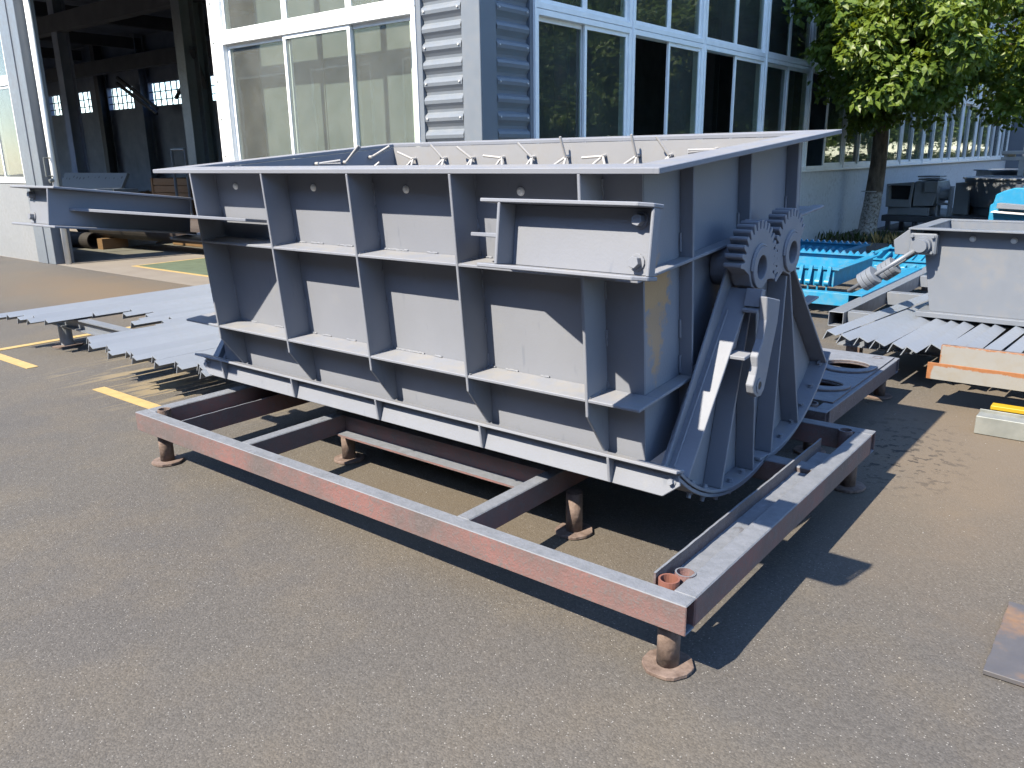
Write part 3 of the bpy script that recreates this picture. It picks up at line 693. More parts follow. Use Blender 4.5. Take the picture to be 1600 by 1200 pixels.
# ------------------------------------------------------------------ support frame
def support_frame(x1, y0, L, W, zt, hb, mat, label, first):
    fr = thing('support_frame', label, 'support frame', (x1-L/2, y0+W/2, 0))
    x0 = x1-L; y1 = y0+W; lo = zt-hb; B = .004
    tube = lambda y, z, s, hs: None
    def hollow_x(xa, xb, ya, yb, name='beam'):
        mb = MB().ring([(ya, lo), (yb, lo), (yb, zt), (ya, zt)], [(ya+.006, lo+.006), (yb-.006, lo+.006), (yb-.006, zt-.006), (ya+.006, zt-.006)], lambda u, w, z: (z, u, w), xa, xb)
        # split long beams so that overspray and dents have vertices to follow
        return part(name, mb, mat, fr, B)
    hollow_x(x0, x1, y0, y0+.066); hollow_x(x0, x1-.0, y1-.07, y1)
    part('beam', MB().box(x1-.078, x1-.001, y0+.0665, y1-.0705, lo+.001, zt-.001), mat, fr, B)
    part('beam', MB().box(x0+.001, x0+.085, y0+.0665, y1-.0705, lo+.001, zt-.001), mat, fr, B)
    for xa, xb in ((x0+.89, x0+.955), (x0+2.29, x0+2.352)): part('crossbeam', MB().box(xa, xb, y0+.0665, y1-.0705, lo+.002, zt-.002), mat, fr, B)
    for ya in (y0+.585, y1-.68):
        xe = x0+2.289
        mb = MB().box(x0+.956, xe, ya+.07, ya+.08, lo+.012, zt-.014); mb.box(x0+.956, xe, ya, ya+.09, lo+.002, lo+.0118); mb.box(x0+.956, xe, ya+.05, ya+.10, zt-.0138, zt-.003)
        part('beam', mb, mat, fr)
    part('beam', MB().box(x0+2.353, x1-.079, y1-.68, y1-.60, lo+.002, zt-.003), mat, fr, B)
    for lx, ly in ((x1-.10, y0+.095), (x0+.10, y0+.095), (x1-.09, y1-.06), (x0+.10, y1-.06), (x0+2.385, y0+.72), (x0+.885, y0+.72)):
        cor = ly < y0+.2 or ly > y1-.2
        lg = part('leg', MB().tube((lx, ly, .014), (lx, ly, lo+.0 if not cor else lo), .037, None, 18), 'leg', fr)
        for p_ in lg.data.polygons: p_.use_smooth = len(p_.vertices) == 4
        n = 22; pts = [(lx+.083*(1+.03*math.sin(i*2.1))*math.cos(2*math.pi*i/n), ly+.083*(1+.03*math.cos(i*1.7))*math.sin(2*math.pi*i/n)) for i in range(n)]
        part('foot_plate', MB().prism(pts, lambda u, w, z: (u, w, z+.02*(u-lx)), .002, .016), 'leg', lg, .002)
    for sx, sy, mt in ((x1-.112, y0+.103, 'primer' if first else mat), (x0+.118, y0+.102, 'leg'), (x1-.112, y1-.105, mat)):
        part('socket', MB().pipe((sx, sy, lo+.02), (sx, sy, zt+.012), .034, .028, 20), mt, fr)
    return fr
sf = support_frame(0.0, 0.0, 3.277, 2.005, .298, .1034, 'frame', 'low red and grey steel frame on round feet under the hopper', True)
sf_ = sf
part('socket', MB().pipe((-.098, .180, .21), (-.096, .185, .302), .034, .029, 20), 'frame', sf)
# rough-cut angle lying inside the right beam and flats along the left one
def rough_edge(x0, x1, y0, y1, z0, z1, seed):
    random.seed(seed); mb = MB(); n = 40; v = []; f = []
    for i in range(n+1):
        y = y0+(y1-y0)*i/n; dz = random.uniform(-.0012, .0012)
        v += [(x0, y, z0), (x1, y, z0), (x1, y, z1+dz), (x0, y, z1+dz)]
    for i in range(n):
        b = 4*i
        for j in range(4): f.append((b+j, b+(j+1) % 4, b+4+(j+1) % 4, b+4+j))
    f += [(0, 1, 2, 3), (4*n+3, 4*n+2, 4*n+1, 4*n)]
    return mb.add(v, f)
part('rough_angle', rough_edge(-.158, -.150, .085, 1.66, .215, .325, 3), 'frame2', sf)
part('rough_angle', rough_edge(-.1495, -.079, .20, 1.62, .262, .272, 5), 'frame2', sf)
part('rough_flat', rough_edge(-2.955, -2.947, .075, 1.90, .19, .288, 9), 'frame', sf)
part('rough_flat', rough_edge(-3.17, -2.956, .25, 1.90, .196, .204, 11), 'frame', sf)
random.seed(11)

# second frame behind, carrying a cast plate with oval rings
sf2 = support_frame(-.31, 2.235, 3.277, 1.49, .272, .098, 'frame2', 'grey oversprayed frame on feet behind the hopper, carrying the plate with oval rings', False)
pl = thing('ring_plate', 'thick grey plate with raised oval rings lying on the rear frame', 'plate', (-1.0, 3.0, .272))
def oval(cx, cy, rx, ry, n=40): return [(cx+rx*math.cos(2*math.pi*i/n), cy+ry*math.sin(2*math.pi*i/n)) for i in range(n)]
idn = lambda u, w, z: (u, w, z)
bx_ = [(-2.2, 2.42), (-.40, 2.42), (-.40, 3.66), (-2.2, 3.66)]
for y0_, y1_, cy, iy in ((2.42, 3.02, 2.74, .075), (3.022, 3.69, 3.27, .112)):
    for x0_, x1_ in ((-.92, -.335), (-1.55, -.922)):
        cx = (x0_+x1_)/2 + (.115 if x1_ > -.5 else 0)
        s_ = part('plate_slab', MB().ring(rect_loop(x0_, x1_, y0_, y1_), oval(cx, cy, .127, iy), idn, .273, .281), 'frame2', pl)
        part('oval_ring', MB().ring(oval(cx, cy, .172, iy+.085), oval(cx, cy, .130, iy+.004), idn, .2812, .298), 'frame2', s_, .004)
# ------------------------------------------------------------------ row of steel angles at the left, ridge up, along y
def angle_mesh(name, L, leg=.066, t=.006):
    s = leg*r2; ti = t*1.414
    pts = [(-s, -s), (0, 0), (s, -s), (s-ti, -s), (0, -ti), (-s+ti, -s)]
    mb = MB().prism(pts, lambda u, w, z: (u, z, w), 0, L)
    me = bpy.data.meshes.new(name); me.from_pydata(mb.v, [], mb.f); me.materials.append(M['angle'])
    bm = bmesh.new(); bm.from_mesh(me); bmesh.ops.recalc_face_normals(bm, faces=bm.faces); bm.to_mesh(me); bm.free(); return me
LM = [angle_mesh('angle_bar', L) for L in (2.6, 2.9, 3.2)]
row = []
x = -6.98; i = 0
while x < -3.62:
    # near ends step forward and back as in the yard
    if x < -6.35: y = .62 + .30*((i*7) % 5)/5*.6 + (x+6.98)*.25
    elif x < -5.35: y = 1.20 + .40*((i*5) % 7)/7
    elif x < -4.6: y = .62 + .12*((i*3) % 4)/4 - (x+5.35)*.10
    else: y = .53 + .14*((i*3) % 5)/5 + (x+4.6)*.12
    skip = i in (10, 21, 29)
    if not skip: row.append((x, y))
    x += .0945; i += 1
for i, (x, y) in enumerate(row):
    o = bpy.data.objects.new('steel_angle', LM[i % 3]); C.objects.link(o); o.location = (x + random.uniform(-.01, .01), y, .335 + .006*math.sin(i*1.9)); o.rotation_euler = (0, R(-21 + random.uniform(-6, 6)), R(random.uniform(-.9, .9)))
    o['label'] = nth(i) + ' light grey steel angle from the left in the wide row beside the hopper'; o['category'] = 'steel angle'; o['group'] = 'steel angles laid out left of the hopper'
def hbeam_x(x0, x1, y, z1, w=.1, h=.1):
    mb = MB().box(x0, x1, y-w/2, y+w/2, z1-.01, z1); mb.box(x0, x1, y-w/2, y+w/2, z1-h, z1-h+.01); mb.box(x0, x1, y-.004, y+.004, z1-h+.0101, z1-.0101); return mb
for j, (y, lab) in enumerate(((1.12, 'pale steel beam under the near ends of the angles left of the hopper'), (2.75, 'pale steel beam under the far ends of the angles left of the hopper'))):
    single('support_beam', hbeam_x(-7.0, -3.55, y, .284, .09, .1), 'bin', lab, 'steel beam', 'beams under the left angle row', loc=(-5.25, y, .184))
def stool(x, y, h, lab):
    st = thing('steel_trestle', lab, 'trestle', (x, y, 0), 'short round trestles under the left beams')
    part('post', MB().tube((x, y, .012), (x, y, h), .055, None, 18), 'machine', st); part('foot_plate', MB().tube((x, y, .001), (x, y, .0119), .13, None, 22), 'leg', st)
stool(-6.75, 1.12, .184, 'short round trestle under the far left end of the near pale beam')
stool(-3.75, 1.12, .184, 'short round trestle under the near pale beam, close to the hopper')
stool(-6.75, 2.75, .184, 'short round trestle under the left end of the rear pale beam')
stool(-3.75, 2.75, .184, 'short round trestle under the rear pale beam, behind the hopper')

# ------------------------------------------------------------------ rack of steel angles at the right
rk = thing('tube_rack', 'white square-tube ladder rack under the angles at the right', 'rack', (-.2, 6.5, 0))
def sqtube(p, q, w, mat, par, name):
    p = Vector(p); q = Vector(q); d = (q-p).normalized(); sd = d.cross(Vector((0,0,1))).normalized(); u = sd.cross(d); s = w/2; k2 = s-.008
    mb = MB().ring([(-s,-s),(s,-s),(s,s),(-s,s)], [(-k2,-k2),(k2,-k2),(k2,k2),(-k2,k2)], lambda a, b, z: p + a*sd + b*u + z*d, 0, (q-p).length)
    return part(name, mb, mat, par, .003)
for x in (-1.17, 1.3): sqtube((x, 5.15, .21), (x, 9.0, .21), .13, 'bin', rk, 'side_tube')
for y in (5.3, 6.55, 7.9): sqtube((-1.10, y, .21), (1.235, y, .21), .12, 'bin', rk, 'cross_tube')
for x in (-1.17, 1.3):
    for y in (5.6, 8.6): part('leg', MB().box(x-.05, x+.05, y-.05, y+.05, 0, .1445), 'leg', rk)
rb = thing('rack_beam', 'pale steel channel carrying the near ends of the angles at the right', 'steel beam', (.2, 4.45, 0))
part('beam', hbeam_x(-.92, 1.6, 4.45, .255, .09, .1), 'bin', rb)
for x in (-.8, 1.4): part('leg', MB().box(x-.05, x+.05, 4.40, 4.50, 0, .1545), 'leg', rb)
BM = [angle_mesh('angle_bar', L, .079) for L in (3.0, 1.9)]
near = [(-.895, 4.03), (-.760, 3.93), (-.628, 3.92), (-.508, 3.88), (-.402, 3.84), (-.288, 3.82), (-.190, 4.0), (-.078, 4.05), (.03, 3.95), (.14, 4.0), (.25, 3.9), (.36, 3.95), (.47, 4.02), (.58, 3.93), (.70, 3.98)]
for i, (x, y) in enumerate(near):
    o = bpy.data.objects.new('steel_angle', BM[0 if i < 2 else 1]); C.objects.link(o); o.location = (x + random.uniform(-.012, .012), y, .342 + random.uniform(-.004, .004)); o.rotation_euler = (0, R(-22 + random.uniform(-5, 5)), R(-2.2 - max(0, 3-i)*1.5 + random.uniform(-1.3, 1.3)))
    o['label'] = nth(i) + ' light grey steel angle from the left in front of the grey bin'; o['category'] = 'steel angle'; o['group'] = 'steel angles laid out in front of the grey bin'

# ------------------------------------------------------------------ grey bin with counterweighted shaft
bn = thing('grey_bin', 'pale grey open steel bin with a bearing and counterweights, at the right edge', 'bin', (.6, 5.6, .345))
zb, zt_ = .385, 1.02
part('front_wall', MB().prism([(-.415, zb), (1.9, zb), (1.9, zt_), (-.53, zt_)], lambda u, w, z: (u, z, w), 5.0, 5.012), 'bin', bn, .002)
part('back_wall', MB().prism([(-.415, zb), (1.9, zb), (1.9, zt_), (-.53, zt_)], lambda u, w, z: (u, z, w), 5.9, 5.912), 'bin', bn)
mb = MB(); v = [(-.415, 5.0125, zb), (-.415, 5.8995, zb), (-.53, 5.8995, zt_), (-.53, 5.0125, zt_)]; mb.add(v + [(p[0]+.012, p[1], p[2]) for p in v], [(0,1,2,3),(7,6,5,4),(0,4,5,1),(1,5,6,2),(2,6,7,3),(3,7,4,0)])
part('end_wall', mb, 'bin', bn)
part('rim_flange', MB().ring([(-.61, 4.885), (1.98, 4.885), (1.98, 6.0), (-.61, 6.0)], [(-.51, 5.0), (1.9, 5.0), (1.9, 5.91), (-.51, 5.91)], idn, zt_+.0005, zt_+.014), 'bin', bn, .002)
part('bottom_flange', MB().box(-.50, 1.95, 4.93, 5.95, zb-.04, zb-.0005), 'bin', bn, .003)
for a in (.02, .29): part('bolt', MB().hexbolt((a-.2, 5.0, zt_-.06), (0, -1, 0), .017, .02), 'white', bn)
br = part('bearing_block', MB().box(-.60, -.405, 4.90, 4.9995, .83, .995), 'bin', bn, .012)
part('bearing_cap', MB().tube((-.50, 4.9, .905), (-.50, 4.85, .905), .066, .062, 28).tube((-.50, 4.85, .905), (-.50, 4.80, .905), .05, .047, 28), 'bin', br)
for dx, dz in ((-.075, .06), (.072, .06), (.072, -.06), (-.075, -.055)): part('bolt', MB().hexbolt((-.5025+dx, 4.9, .9125+dz), (0, -1, 0), .012, .025), 'bin', br)
part('bearing_bracket', MB().prism([(-.70, .82), (-.61, .82), (-.56, 1.015), (-.62, 1.015), (-.72, .93)], lambda u, w, z: (u, z, w), 4.93, 5.2), 'bin', bn, .004)
for y, x1 in ((4.86, 1.0), (5.25, .92)):
    p0 = Vector((-.53, y, .875)); p1 = Vector((-1.02, y+.05, .50)); d = (p1-p0).normalized()
    sh = part('shaft', MB().tube(p0, p1, .017, None, 12), 'bin', bn, smooth=True)
    c0 = p0 + d*(.36 if y < 5 else .30)
    for q in range(3): part('counterweight', MB().tube(c0 + d*(q*.043), c0 + d*(q*.043+.040), .078, None, 26), 'bin', sh, .004)

# ------------------------------------------------------------------ long steel pieces at the right edge
x0, x1, y, z0 = -.108, 2.2, 3.565, .20
chn = thing('rusty_channel', 'flaking white painted steel channel with orange rust along its edges', 'channel', (x0+1.0, y, z0))
part('front_flange', MB().box(x0, x1, y, y+.008, z0, z0+.108), 'rustwhite', chn, .002)
part('channel_web', MB().box(x0, x1, y+.0085, y+.20, z0+.03, z0+.038), 'rustwhite', chn, .002)
part('rear_flange', MB().box(x0+.03, x1, y+.2005, y+.21, z0, z0+.185), 'rustwhite2', chn, .002)
part('lip', MB().box(x0+.03, x1, y+.2105, y+.245, z0+.173, z0+.185), 'leg', chn, .002)
for x, lab in ((.85, 'steel packing block under the rusty channel, nearer its left end'), (1.9, 'steel packing block under the rusty channel, farther right')):
    single('packing_block', MB().box(x, x+.12, 3.54, 3.80, 0, .1995), 'leg', lab, 'block', loc=(x, 3.7, 0), bevel=.004)
gv = thing('galvanised_beam', 'galvanised folded steel beam on the ground at the right edge', 'steel beam', (1.2, 3.35, 0))
part('front_face', MB().box(.251, 2.3, 3.205, 3.209, .003, .108), 'galv', gv, .002)
part('top_face', MB().box(.251, 2.3, 3.2095, 3.315, .104, .108), 'galv', gv, .002)
part('rear_face', MB().box(.251, 2.3, 3.3155, 3.3195, .003, .125), 'galv', gv, .002)
part('end_plate', MB().box(.2515, .2545, 3.2095, 3.315, .003, .1035), 'galv', gv)
yb = thing('yellow_bar', 'yellow painted steel bar lying behind the galvanised beam', 'steel bar', (1.2, 3.45, 0))
part('bar', MB().box(.29, 2.3, 3.42, 3.50, .10, .125), 'ypaint', yb, .003); part('web', MB().box(.29, 2.3, 3.455, 3.465, .0, .0995), 'ypaint', yb)
mb = MB(); random.seed(4); L_ = []
n = 26
for i in range(n+1): L_.append((.712 + random.uniform(-.002, .002), .655 + (1.172-.655)*i/n))
pts = L_ + [(1.25, 1.165), (1.25, .66)]
single('steel_plate', MB().prism(pts[::-1], lambda u, w, z: (u - .98, w - .9, z), .004, .020), 'plate', 'flame-cut blue-grey steel plate with rusty edges flat on the asphalt', 'steel plate', bevel=.0015).location = (.98, .9, 0)
random.seed(21)

# ------------------------------------------------------------------ blue trays with finger bars
def blue_tray(x0, y0, W, D, z0, lab, nf):
    t = thing('blue_tray', lab, 'grate tray', (x0+W/2, y0+D/2, z0), 'bright blue finger trays near the tree')
    H_ = .17 if z0 > .2 else .13
    o = [(x0, y0), (x0+W, y0), (x0+W, y0+D), (x0, y0+D)]; i_ = [(x0+.01, y0+.01), (x0+W-.01, y0+.01), (x0+W-.01, y0+D-.01), (x0+.01, y0+D-.01)]
    part('tray_wall', MB().ring(o, i_, idn, z0, z0+H_), 'blue', t)
    o2 = [(x0-.02, y0-.02), (x0+W+.05, y0-.02), (x0+W+.05, y0+D+.04), (x0-.04, y0+D+.04)]; i2 = [(x0+.05, y0+.06), (x0+W-.05, y0+.06), (x0+W-.05, y0+D-.05), (x0+.05, y0+D-.05)]
    part('rim', MB().ring(o2, i2, idn, z0+H_+.0005, z0+H_+.012), 'blue', t)
    part('tray_floor', MB().box(x0+.0105, x0+W-.0105, y0+.0105, y0+D-.0105, z0, z0+.008), 'blue', t)
    for i in range(nf):
        x = x0+.05+(W-.10)*i/(nf-1); f = MB()
        if z0 > .2:
            f.bar((x, y0-.045, z0+.045), (x+.012, y0-.022, z0+H_+.035), .034, .03, (0, 1, 0)); f.tube((x-.022, y0-.05, z0+.045), (x+.022, y0-.05, z0+.045), .032, None, 12); f.bar((x, y0-.05, z0+.02), (x, y0-.045, z0-.045), .016, .014, (0, 1, 0))
        else:
            f.bar((x, y0-.10, z0+.05), (x+.02, y0+.42, z0+H_+.05), .036, .034); f.tube((x-.022, y0-.10, z0+.05), (x+.022, y0-.10, z0+.05), .034, None, 12); f.bar((x, y0-.1, z0+.02), (x, y0-.1, z0-.05), .016, .014, (0, 1, 0))
        part('finger', f, 'blue', t)
    for i in range(nf+3):
        x = x0+.02+(W-.04)*i/(nf+2); part('tooth', MB().prism([(x-.03, z0+H_+.0125), (x+.03, z0+H_+.0125), (x, z0+H_+.05)], lambda u, w, z: (u, z, w), y0+D-.01, y0+D+.03), 'blue', t)
blue_tray(-2.70, 6.35, 1.12, 1.35, .30, 'bright blue finger tray nearest the hopper, on the blue tube base', 12)
blue_tray(-3.72, 9.2, 1.25, 1.5, .15, 'bright blue finger tray behind, closest to the low wall', 12)
blue_tray(-2.1, 9.0, 1.25, 1.45, .15, 'bright blue finger tray behind the counterweights, right of the tree trunk', 12)
bs = thing('blue_tube_base', 'pale blue square-tube base under the nearest blue tray', 'base frame', (-2.0, 7.2, 0))
for x in (-2.95, -1.27): sqtube((x, 6.02, .225), (x, 8.4, .225), .13, 'blue', bs, 'tube')
for y in (6.12, 8.3): sqtube((-2.885, y, .225), (-1.335, y, .225), .12, 'blue', bs, 'tube')
for x in (-2.95, -1.27):
    for y in (6.3, 8.1): part('leg', MB().box(x-.04, x+.04, y-.04, y+.04, 0, .1595), 'dark_steel', bs)

# ------------------------------------------------------------------ machinery by the low wall
pf = thing('steel_platform', 'long dark steel platform on short legs by the low wall', 'platform', (-2.0, 17, 0))
part('deck', MB().box(-3.56, -.3, 15.6, 18.2, .265, .385), 'dark_steel', pf, .01)
for x in (-3.45, -2.95, -2.45, -1.9, -1.2, -.5):
    for y in (15.7, 16.8, 18.0): part('leg', MB().box(x-.04, x+.04, y-.04, y+.04, 0, .2645), 'dark_steel', pf)
cu = thing('outlet_chute', 'grey sheet-steel chute with a square dark opening on the platform', 'chute', (-3.1, 16.2, .385))
fnx = lambda u, w, z: (u, z, w)
part('mouth_frame', MB().ring([(-3.51, .545), (-3.05, .545), (-3.03, 1.03), (-3.53, .99)], [(-3.46, .69), (-3.10, .69), (-3.08, .96), (-3.48, .96)], fnx, 15.62, 15.80), 'machine', cu, .005)
part('mouth_back', MB().box(-3.50, -3.06, 15.801, 15.81, .66, .98), 'dark_fill', cu)  # black sheet stands in for the shade inside the mouth
part('shell', MB().prism([(-3.02, .56), (-2.66, .58), (-2.58, .90), (-2.62, 1.05), (-3.02, 1.04)], fnx, 15.66, 16.7), 'machine', cu, .01)
part('rear_body', MB().box(-3.50, -3.03, 15.811, 16.7, .55, .98), 'machine', cu, .01)
part('foot', MB().box(-3.48, -2.72, 15.7, 16.6, .386, .5445), 'machine', cu, .01)
part('lid', MB().box(-2.99, -2.61, 15.75, 16.4, 1.06, 1.09), 'machine', cu, .008); part('lid', MB().box(-3.0, -2.60, 15.72, 16.3, 1.115, 1.145), 'machine', cu, .006)
part('cover_plate', MB().box(-2.83, -2.60, 15.60, 15.655, .84, 1.05), 'machine', cu, .006)
cu2 = thing('idler_roller', 'small grey roller in a bracket between chute and drum', 'roller', (-2.49, 15.8, .385))
part('roller', MB().tube((-2.575, 15.85, .80), (-2.41, 15.85, .80), .12, None, 24), 'machine', cu2)
for x in (-2.61, -2.405): part('bracket', MB().box(x, x+.03, 15.7, 16.0, .386, .95), 'machine', cu2)
part('bench', MB().box(-2.60, -2.38, 15.65, 16.0, .60, .63), 'bin', cu2)
dr = thing('steel_drum', 'wide dark grey steel drum casing on the platform', 'drum', (-1.2, 16.9, .385))
part('shell', MB().tube((-1.2, 16.9, .545), (-1.2, 16.9, 1.07), 1.04, 1.17, 56), 'machine', dr, .01)
part('base_ring', MB().tube((-1.2, 16.9, .386), (-1.2, 16.9, .544), .98, None, 48), 'machine', dr)
part('rim', MB().pipe((-1.2, 16.9, 1.0705), (-1.2, 16.9, 1.10), 1.20, 1.0, 56), 'machine', dr)
part('side_step', MB().box(-2.42, -2.15, 16.3, 16.8, .386, 1.0), 'machine', dr, .01)
bw = thing('steel_bowl', 'grey dished steel bowl standing beyond the drum', 'bowl', (-1.45, 18.9, 0))
prof = [(.0, .90), (.25, .91), (.5, .97), (.68, 1.06), (.76, 1.17)]
mb = MB(); n = 36
mb.add([(-1.5+r*math.cos(2*math.pi*i/n), 19.0+r*math.sin(2*math.pi*i/n), z) for r, z in prof for i in range(n)], [(j*n+i, j*n+(i+1) % n, (j+1)*n+(i+1) % n, (j+1)*n+i) for j in range(len(prof)-1) for i in range(n)])
part('bowl_shell', mb, 'machine', bw, smooth=True); part('stand', MB().tube((-1.5, 19.0, 0), (-1.5, 19.0, .90), .3, None, 24), 'machine', bw)
part('rim_rail', MB().pipe((-1.5, 19.0, 1.171), (-1.5, 19.0, 1.19), .80, .72, 36), 'machine', bw)
pv = thing('pale_casing', 'pale grey round casing under a flat lid beside the bowl', 'casing', (-2.2, 20.3, 0))
part('shell', MB().tube((-2.25, 20.3, .0), (-2.25, 20.3, 1.15), .5, None, 36), 'white', pv); part('lid', MB().tube((-2.25, 20.3, 1.151), (-2.25, 20.3, 1.18), .56, None, 36), 'machine', pv)
wf = thing('white_steel_stand', 'white box-section steel stand at the far right edge', 'stand', (-1.2, 18.0, 0))
for x in (-1.55, .2):
    for y in (17.9, 18.9): part('post', MB().box(x-.05, x+.05, y-.05, y+.05, .0, 1.40), 'white', wf)
for z in (1.40, 1.52): part('top_rail', MB().box(-1.93, .5, 17.82, 18.98, z+.001, z+.07), 'white', wf, .005)
for x in (-1.85, .40): part('spacer', MB().box(x-.04, x+.04, 17.9, 18.9, 1.4715, 1.52), 'white', wf)
for y in (17.9, 18.9): part('lower_rail', MB().box(-1.499, .149, y-.03, y+.03, 1.18, 1.23), 'machine', wf)
bmn = thing('blue_machine', 'bright blue machine casing with sloped pale cover behind the bin', 'machine', (-.1, 11.5, 0))
part('casing', MB().prism([(-.99, 0.0), (.8, 0.0), (.8, 1.11), (-.73, 1.11), (-.845, 1.07), (-.935, 1.02), (-.955, .90), (-.99, .88)], lambda u, w, z: (u, z, w), 11.0, 12.0), 'blue', bmn, .01)
part('cover', MB().prism([(-.89, .845), (.7, .78), (.7, .80), (-.86, .915), (-.89, .91)], lambda u, w, z: (u, z, w), 10.86, 10.999), 'bin', bmn, .004)
part('cover', MB().prism([(-.95, .79), (.7, .70), (.7, .72), (-.93, .81)], lambda u, w, z: (u, z, w), 10.80, 10.999), 'white', bmn, .004)
for i in range(8): part('bolt', MB().tube((-.70+i*.18, 11.2, 1.105), (-.70+i*.18, 11.2, 1.15), .05, None, 10), 'dark_steel', bmn)

# grey tubes lying at the wall, far left
tb = thing('square_tube', 'short grey square tube end beside the low wall at the left edge', 'steel tube', (-14.6, 3.3, 0))
for i, (xx, yy, z0) in enumerate(((-14.9, 3.15, .0), (-15.0, 3.2, .125))):
    part('tube', MB().ring([(yy, z0+.005), (yy+.12, z0+.005), (yy+.12, z0+.12), (yy, z0+.12)], [(yy+.01, z0+.015), (yy+.11, z0+.015), (yy+.11, z0+.11), (yy+.01, z0+.11)], lambda u, w, z: (z, u, w), xx-2, xx+.35-i*.35), 'machine', tb)

# ------------------------------------------------------------------ things inside the gate
def crate(x, y, z, w, d, h, mat, lab, rot=0, cat='crate', name='crate'):
    t = thing(name, lab, cat, (x, y, z), None, (0, 0, rot), (0, 0, 0))
    s = [(-w/2, -d/2), (w/2, -d/2), (w/2, d/2), (-w/2, d/2)]; q = .025
    nb = max(2, int(h/.14))
    for i in range(nb):
        for (a, b) in zip(s, s[1:]+s[:1]):
            A_ = Vector((*a, z*0+h*(i+.5)/nb)); B_ = Vector((*b, h*(i+.5)/nb)); part('board', MB().bar(A_, B_, q, h/nb-.012), mat, t)
    for a in s: part('corner_post', MB().box(a[0]-.03, a[0]+.03, a[1]-.03, a[1]+.03, 0, h+.01), mat, t)
    return t
crate(-16.6, 8.3, .005, 1.3, 1.0, 1.25, 'wood', 'open wooden crate inside the gate, behind the hopper corner', .1)
crate(-14.6, 8.0, .005, 1.1, .8, 1.45, 'wood', 'tall wooden crate inside the gate next to the steel column', -.1)
crate(-18.8, 8.4, .005, 1.4, .9, .9, 'wood', 'low wooden crate in the middle of the gate opening', .05)
bx = thing('machine_part', 'grey folded machine housing lying in front of the wooden crates', 'housing', (-15.6, 6.0, 0))
part('shell', MB().prism([(-16.2, .0), (-15.0, .0), (-15.0, .7), (-15.4, 1.02), (-16.2, .95)], lambda u, w, z: (u, z, w), 5.8, 6.5), 'machine', bx, .02)
part('flange', MB().box(-16.1, -15.3, 5.9, 6.4, 1.03, 1.10), 'bin', bx)
pb = thing('dimpled_panel', 'grey panel with dark dimples leaning inside the gate', 'panel', (-20, 7.1, 0))
part('sheet', MB().add([(-22.6, 7.7, .5), (-19.2, 7.7, .5), (-19.2, 8.2, 1.36), (-22.6, 8.2, 1.36), (-22.6, 7.76, .47), (-19.2, 7.76, .47), (-19.2, 8.26, 1.33), (-22.6, 8.26, 1.33)], [(0,1,2,3),(7,6,5,4),(0,4,5,1),(1,5,6,2),(2,6,7,3),(3,7,4,0)]), 'panel', pb)
for x in (-22.3, -19.5): part('strut', MB().box(x-.04, x+.04, 7.95, 8.05, 0, .90), 'innerdk', pb)
dp = thing('brown_pipe', 'thick dark brown pipe lying on the floor inside the gate', 'pipe', (-14, 6.6, .3))
part('pipe_shell', MB().pipe((-15.9, 5.55, .42), (-10.5, 6.0, .42), .22, .2, 28), 'rustpipe', dp, smooth=False)
for x, y in ((-15, 5.6), (-11.5, 5.92)): part('cradle', MB().box(x-.1, x+.1, y-.25, y+.25, .004, .205), 'wood', dp)
dp2 = thing('brown_pipe', 'second dark brown pipe lying lower, left of the thick one', 'pipe', (-17, 6.0, .2))
part('pipe_shell', MB().pipe((-18.6, 5.1, .16), (-15.2, 5.35, .16), .15, .13, 24), 'rustpipe', dp2)
tp = thing('timber_stack', 'stack of brown timbers on the floor behind the pipes', 'timber', (-13, 6.8, 0))
for i in range(5): part('timber', MB().box(-14.6, -9.5, 6.6+i*.2, 6.78+i*.2, .006, .16), 'wood', tp, .008)
bnch = thing('work_bench', 'dark bench with white parts deep inside the gate, at its left', 'bench', (-27, 8.5, 0))
part('bench_top', MB().box(-30, -23.5, 8.0, 9.2, .80, .88), 'innerdk', bnch)
for x in (-29.8, -26.5, -23.7):
    for y in (8.1, 9.1): part('leg', MB().box(x-.05, x+.05, y-.05, y+.05, .004, .7995), 'innerdk', bnch)
for i, (x, w_) in enumerate(((-28.9, .7), (-27.2, .5), (-24.6, .3))): single('white_part', MB().prism([(x, .885), (x+w_, .885), (x+w_*.8, 1.12), (x+.1, 1.16)], lambda u, w, z: (u, z, w), 8.3, 8.7), 'white', ('large white wedge-shaped part on the dark bench, leftmost', 'middle white wedge-shaped part on the dark bench', 'small white wedge-shaped part on the dark bench, rightmost')[i], 'part', 'white parts on the bench', loc=(x, 8.3, .881))
bstd = thing('blue_stand', 'thin blue steel stand inside the gate by the left post', 'stand', (-21.6, 5.6, 0))
for x in (-21.8, -21.4): part('post', MB().box(x-.03, x+.03, 5.57, 5.63, .004, 1.6), 'blue', bstd)
part('shelf', MB().box(-21.9, -21.3, 5.45, 5.75, 1.0, 1.04), 'blue', bstd)
gd = thing('gas_rack', 'grey tube trolley with a bent handle inside the gate by the steel column', 'trolley', (-15.2, 7.6, 0))
for x in (-15.45, -14.95): part('upright', MB().tube((x, 7.3, .004), (x, 7.3, 1.85), .03, None, 10), 'bin', gd)
part('handle', MB().tube((-15.45, 7.3, 1.85), (-14.95, 7.3, 1.85), .03, None, 10), 'bin', gd); part('toe_plate', MB().box(-15.5, -14.9, 7.0, 7.28, .01, .05), 'bin', gd)

# ------------------------------------------------------------------ bed, tree, plants
structure('planting_bed', MB().box(-3.95, -1.0, 12.7, 15.3, -.1, .09), 'soil')
kb = MB().box(-3.98, -.9, 12.55, 12.69, -.1, .12)
structure('kerb', kb, 'kerb'); structure('kerb', MB().box(-3.98, -.9, 15.31, 15.45, -.1, .10), 'kerb')

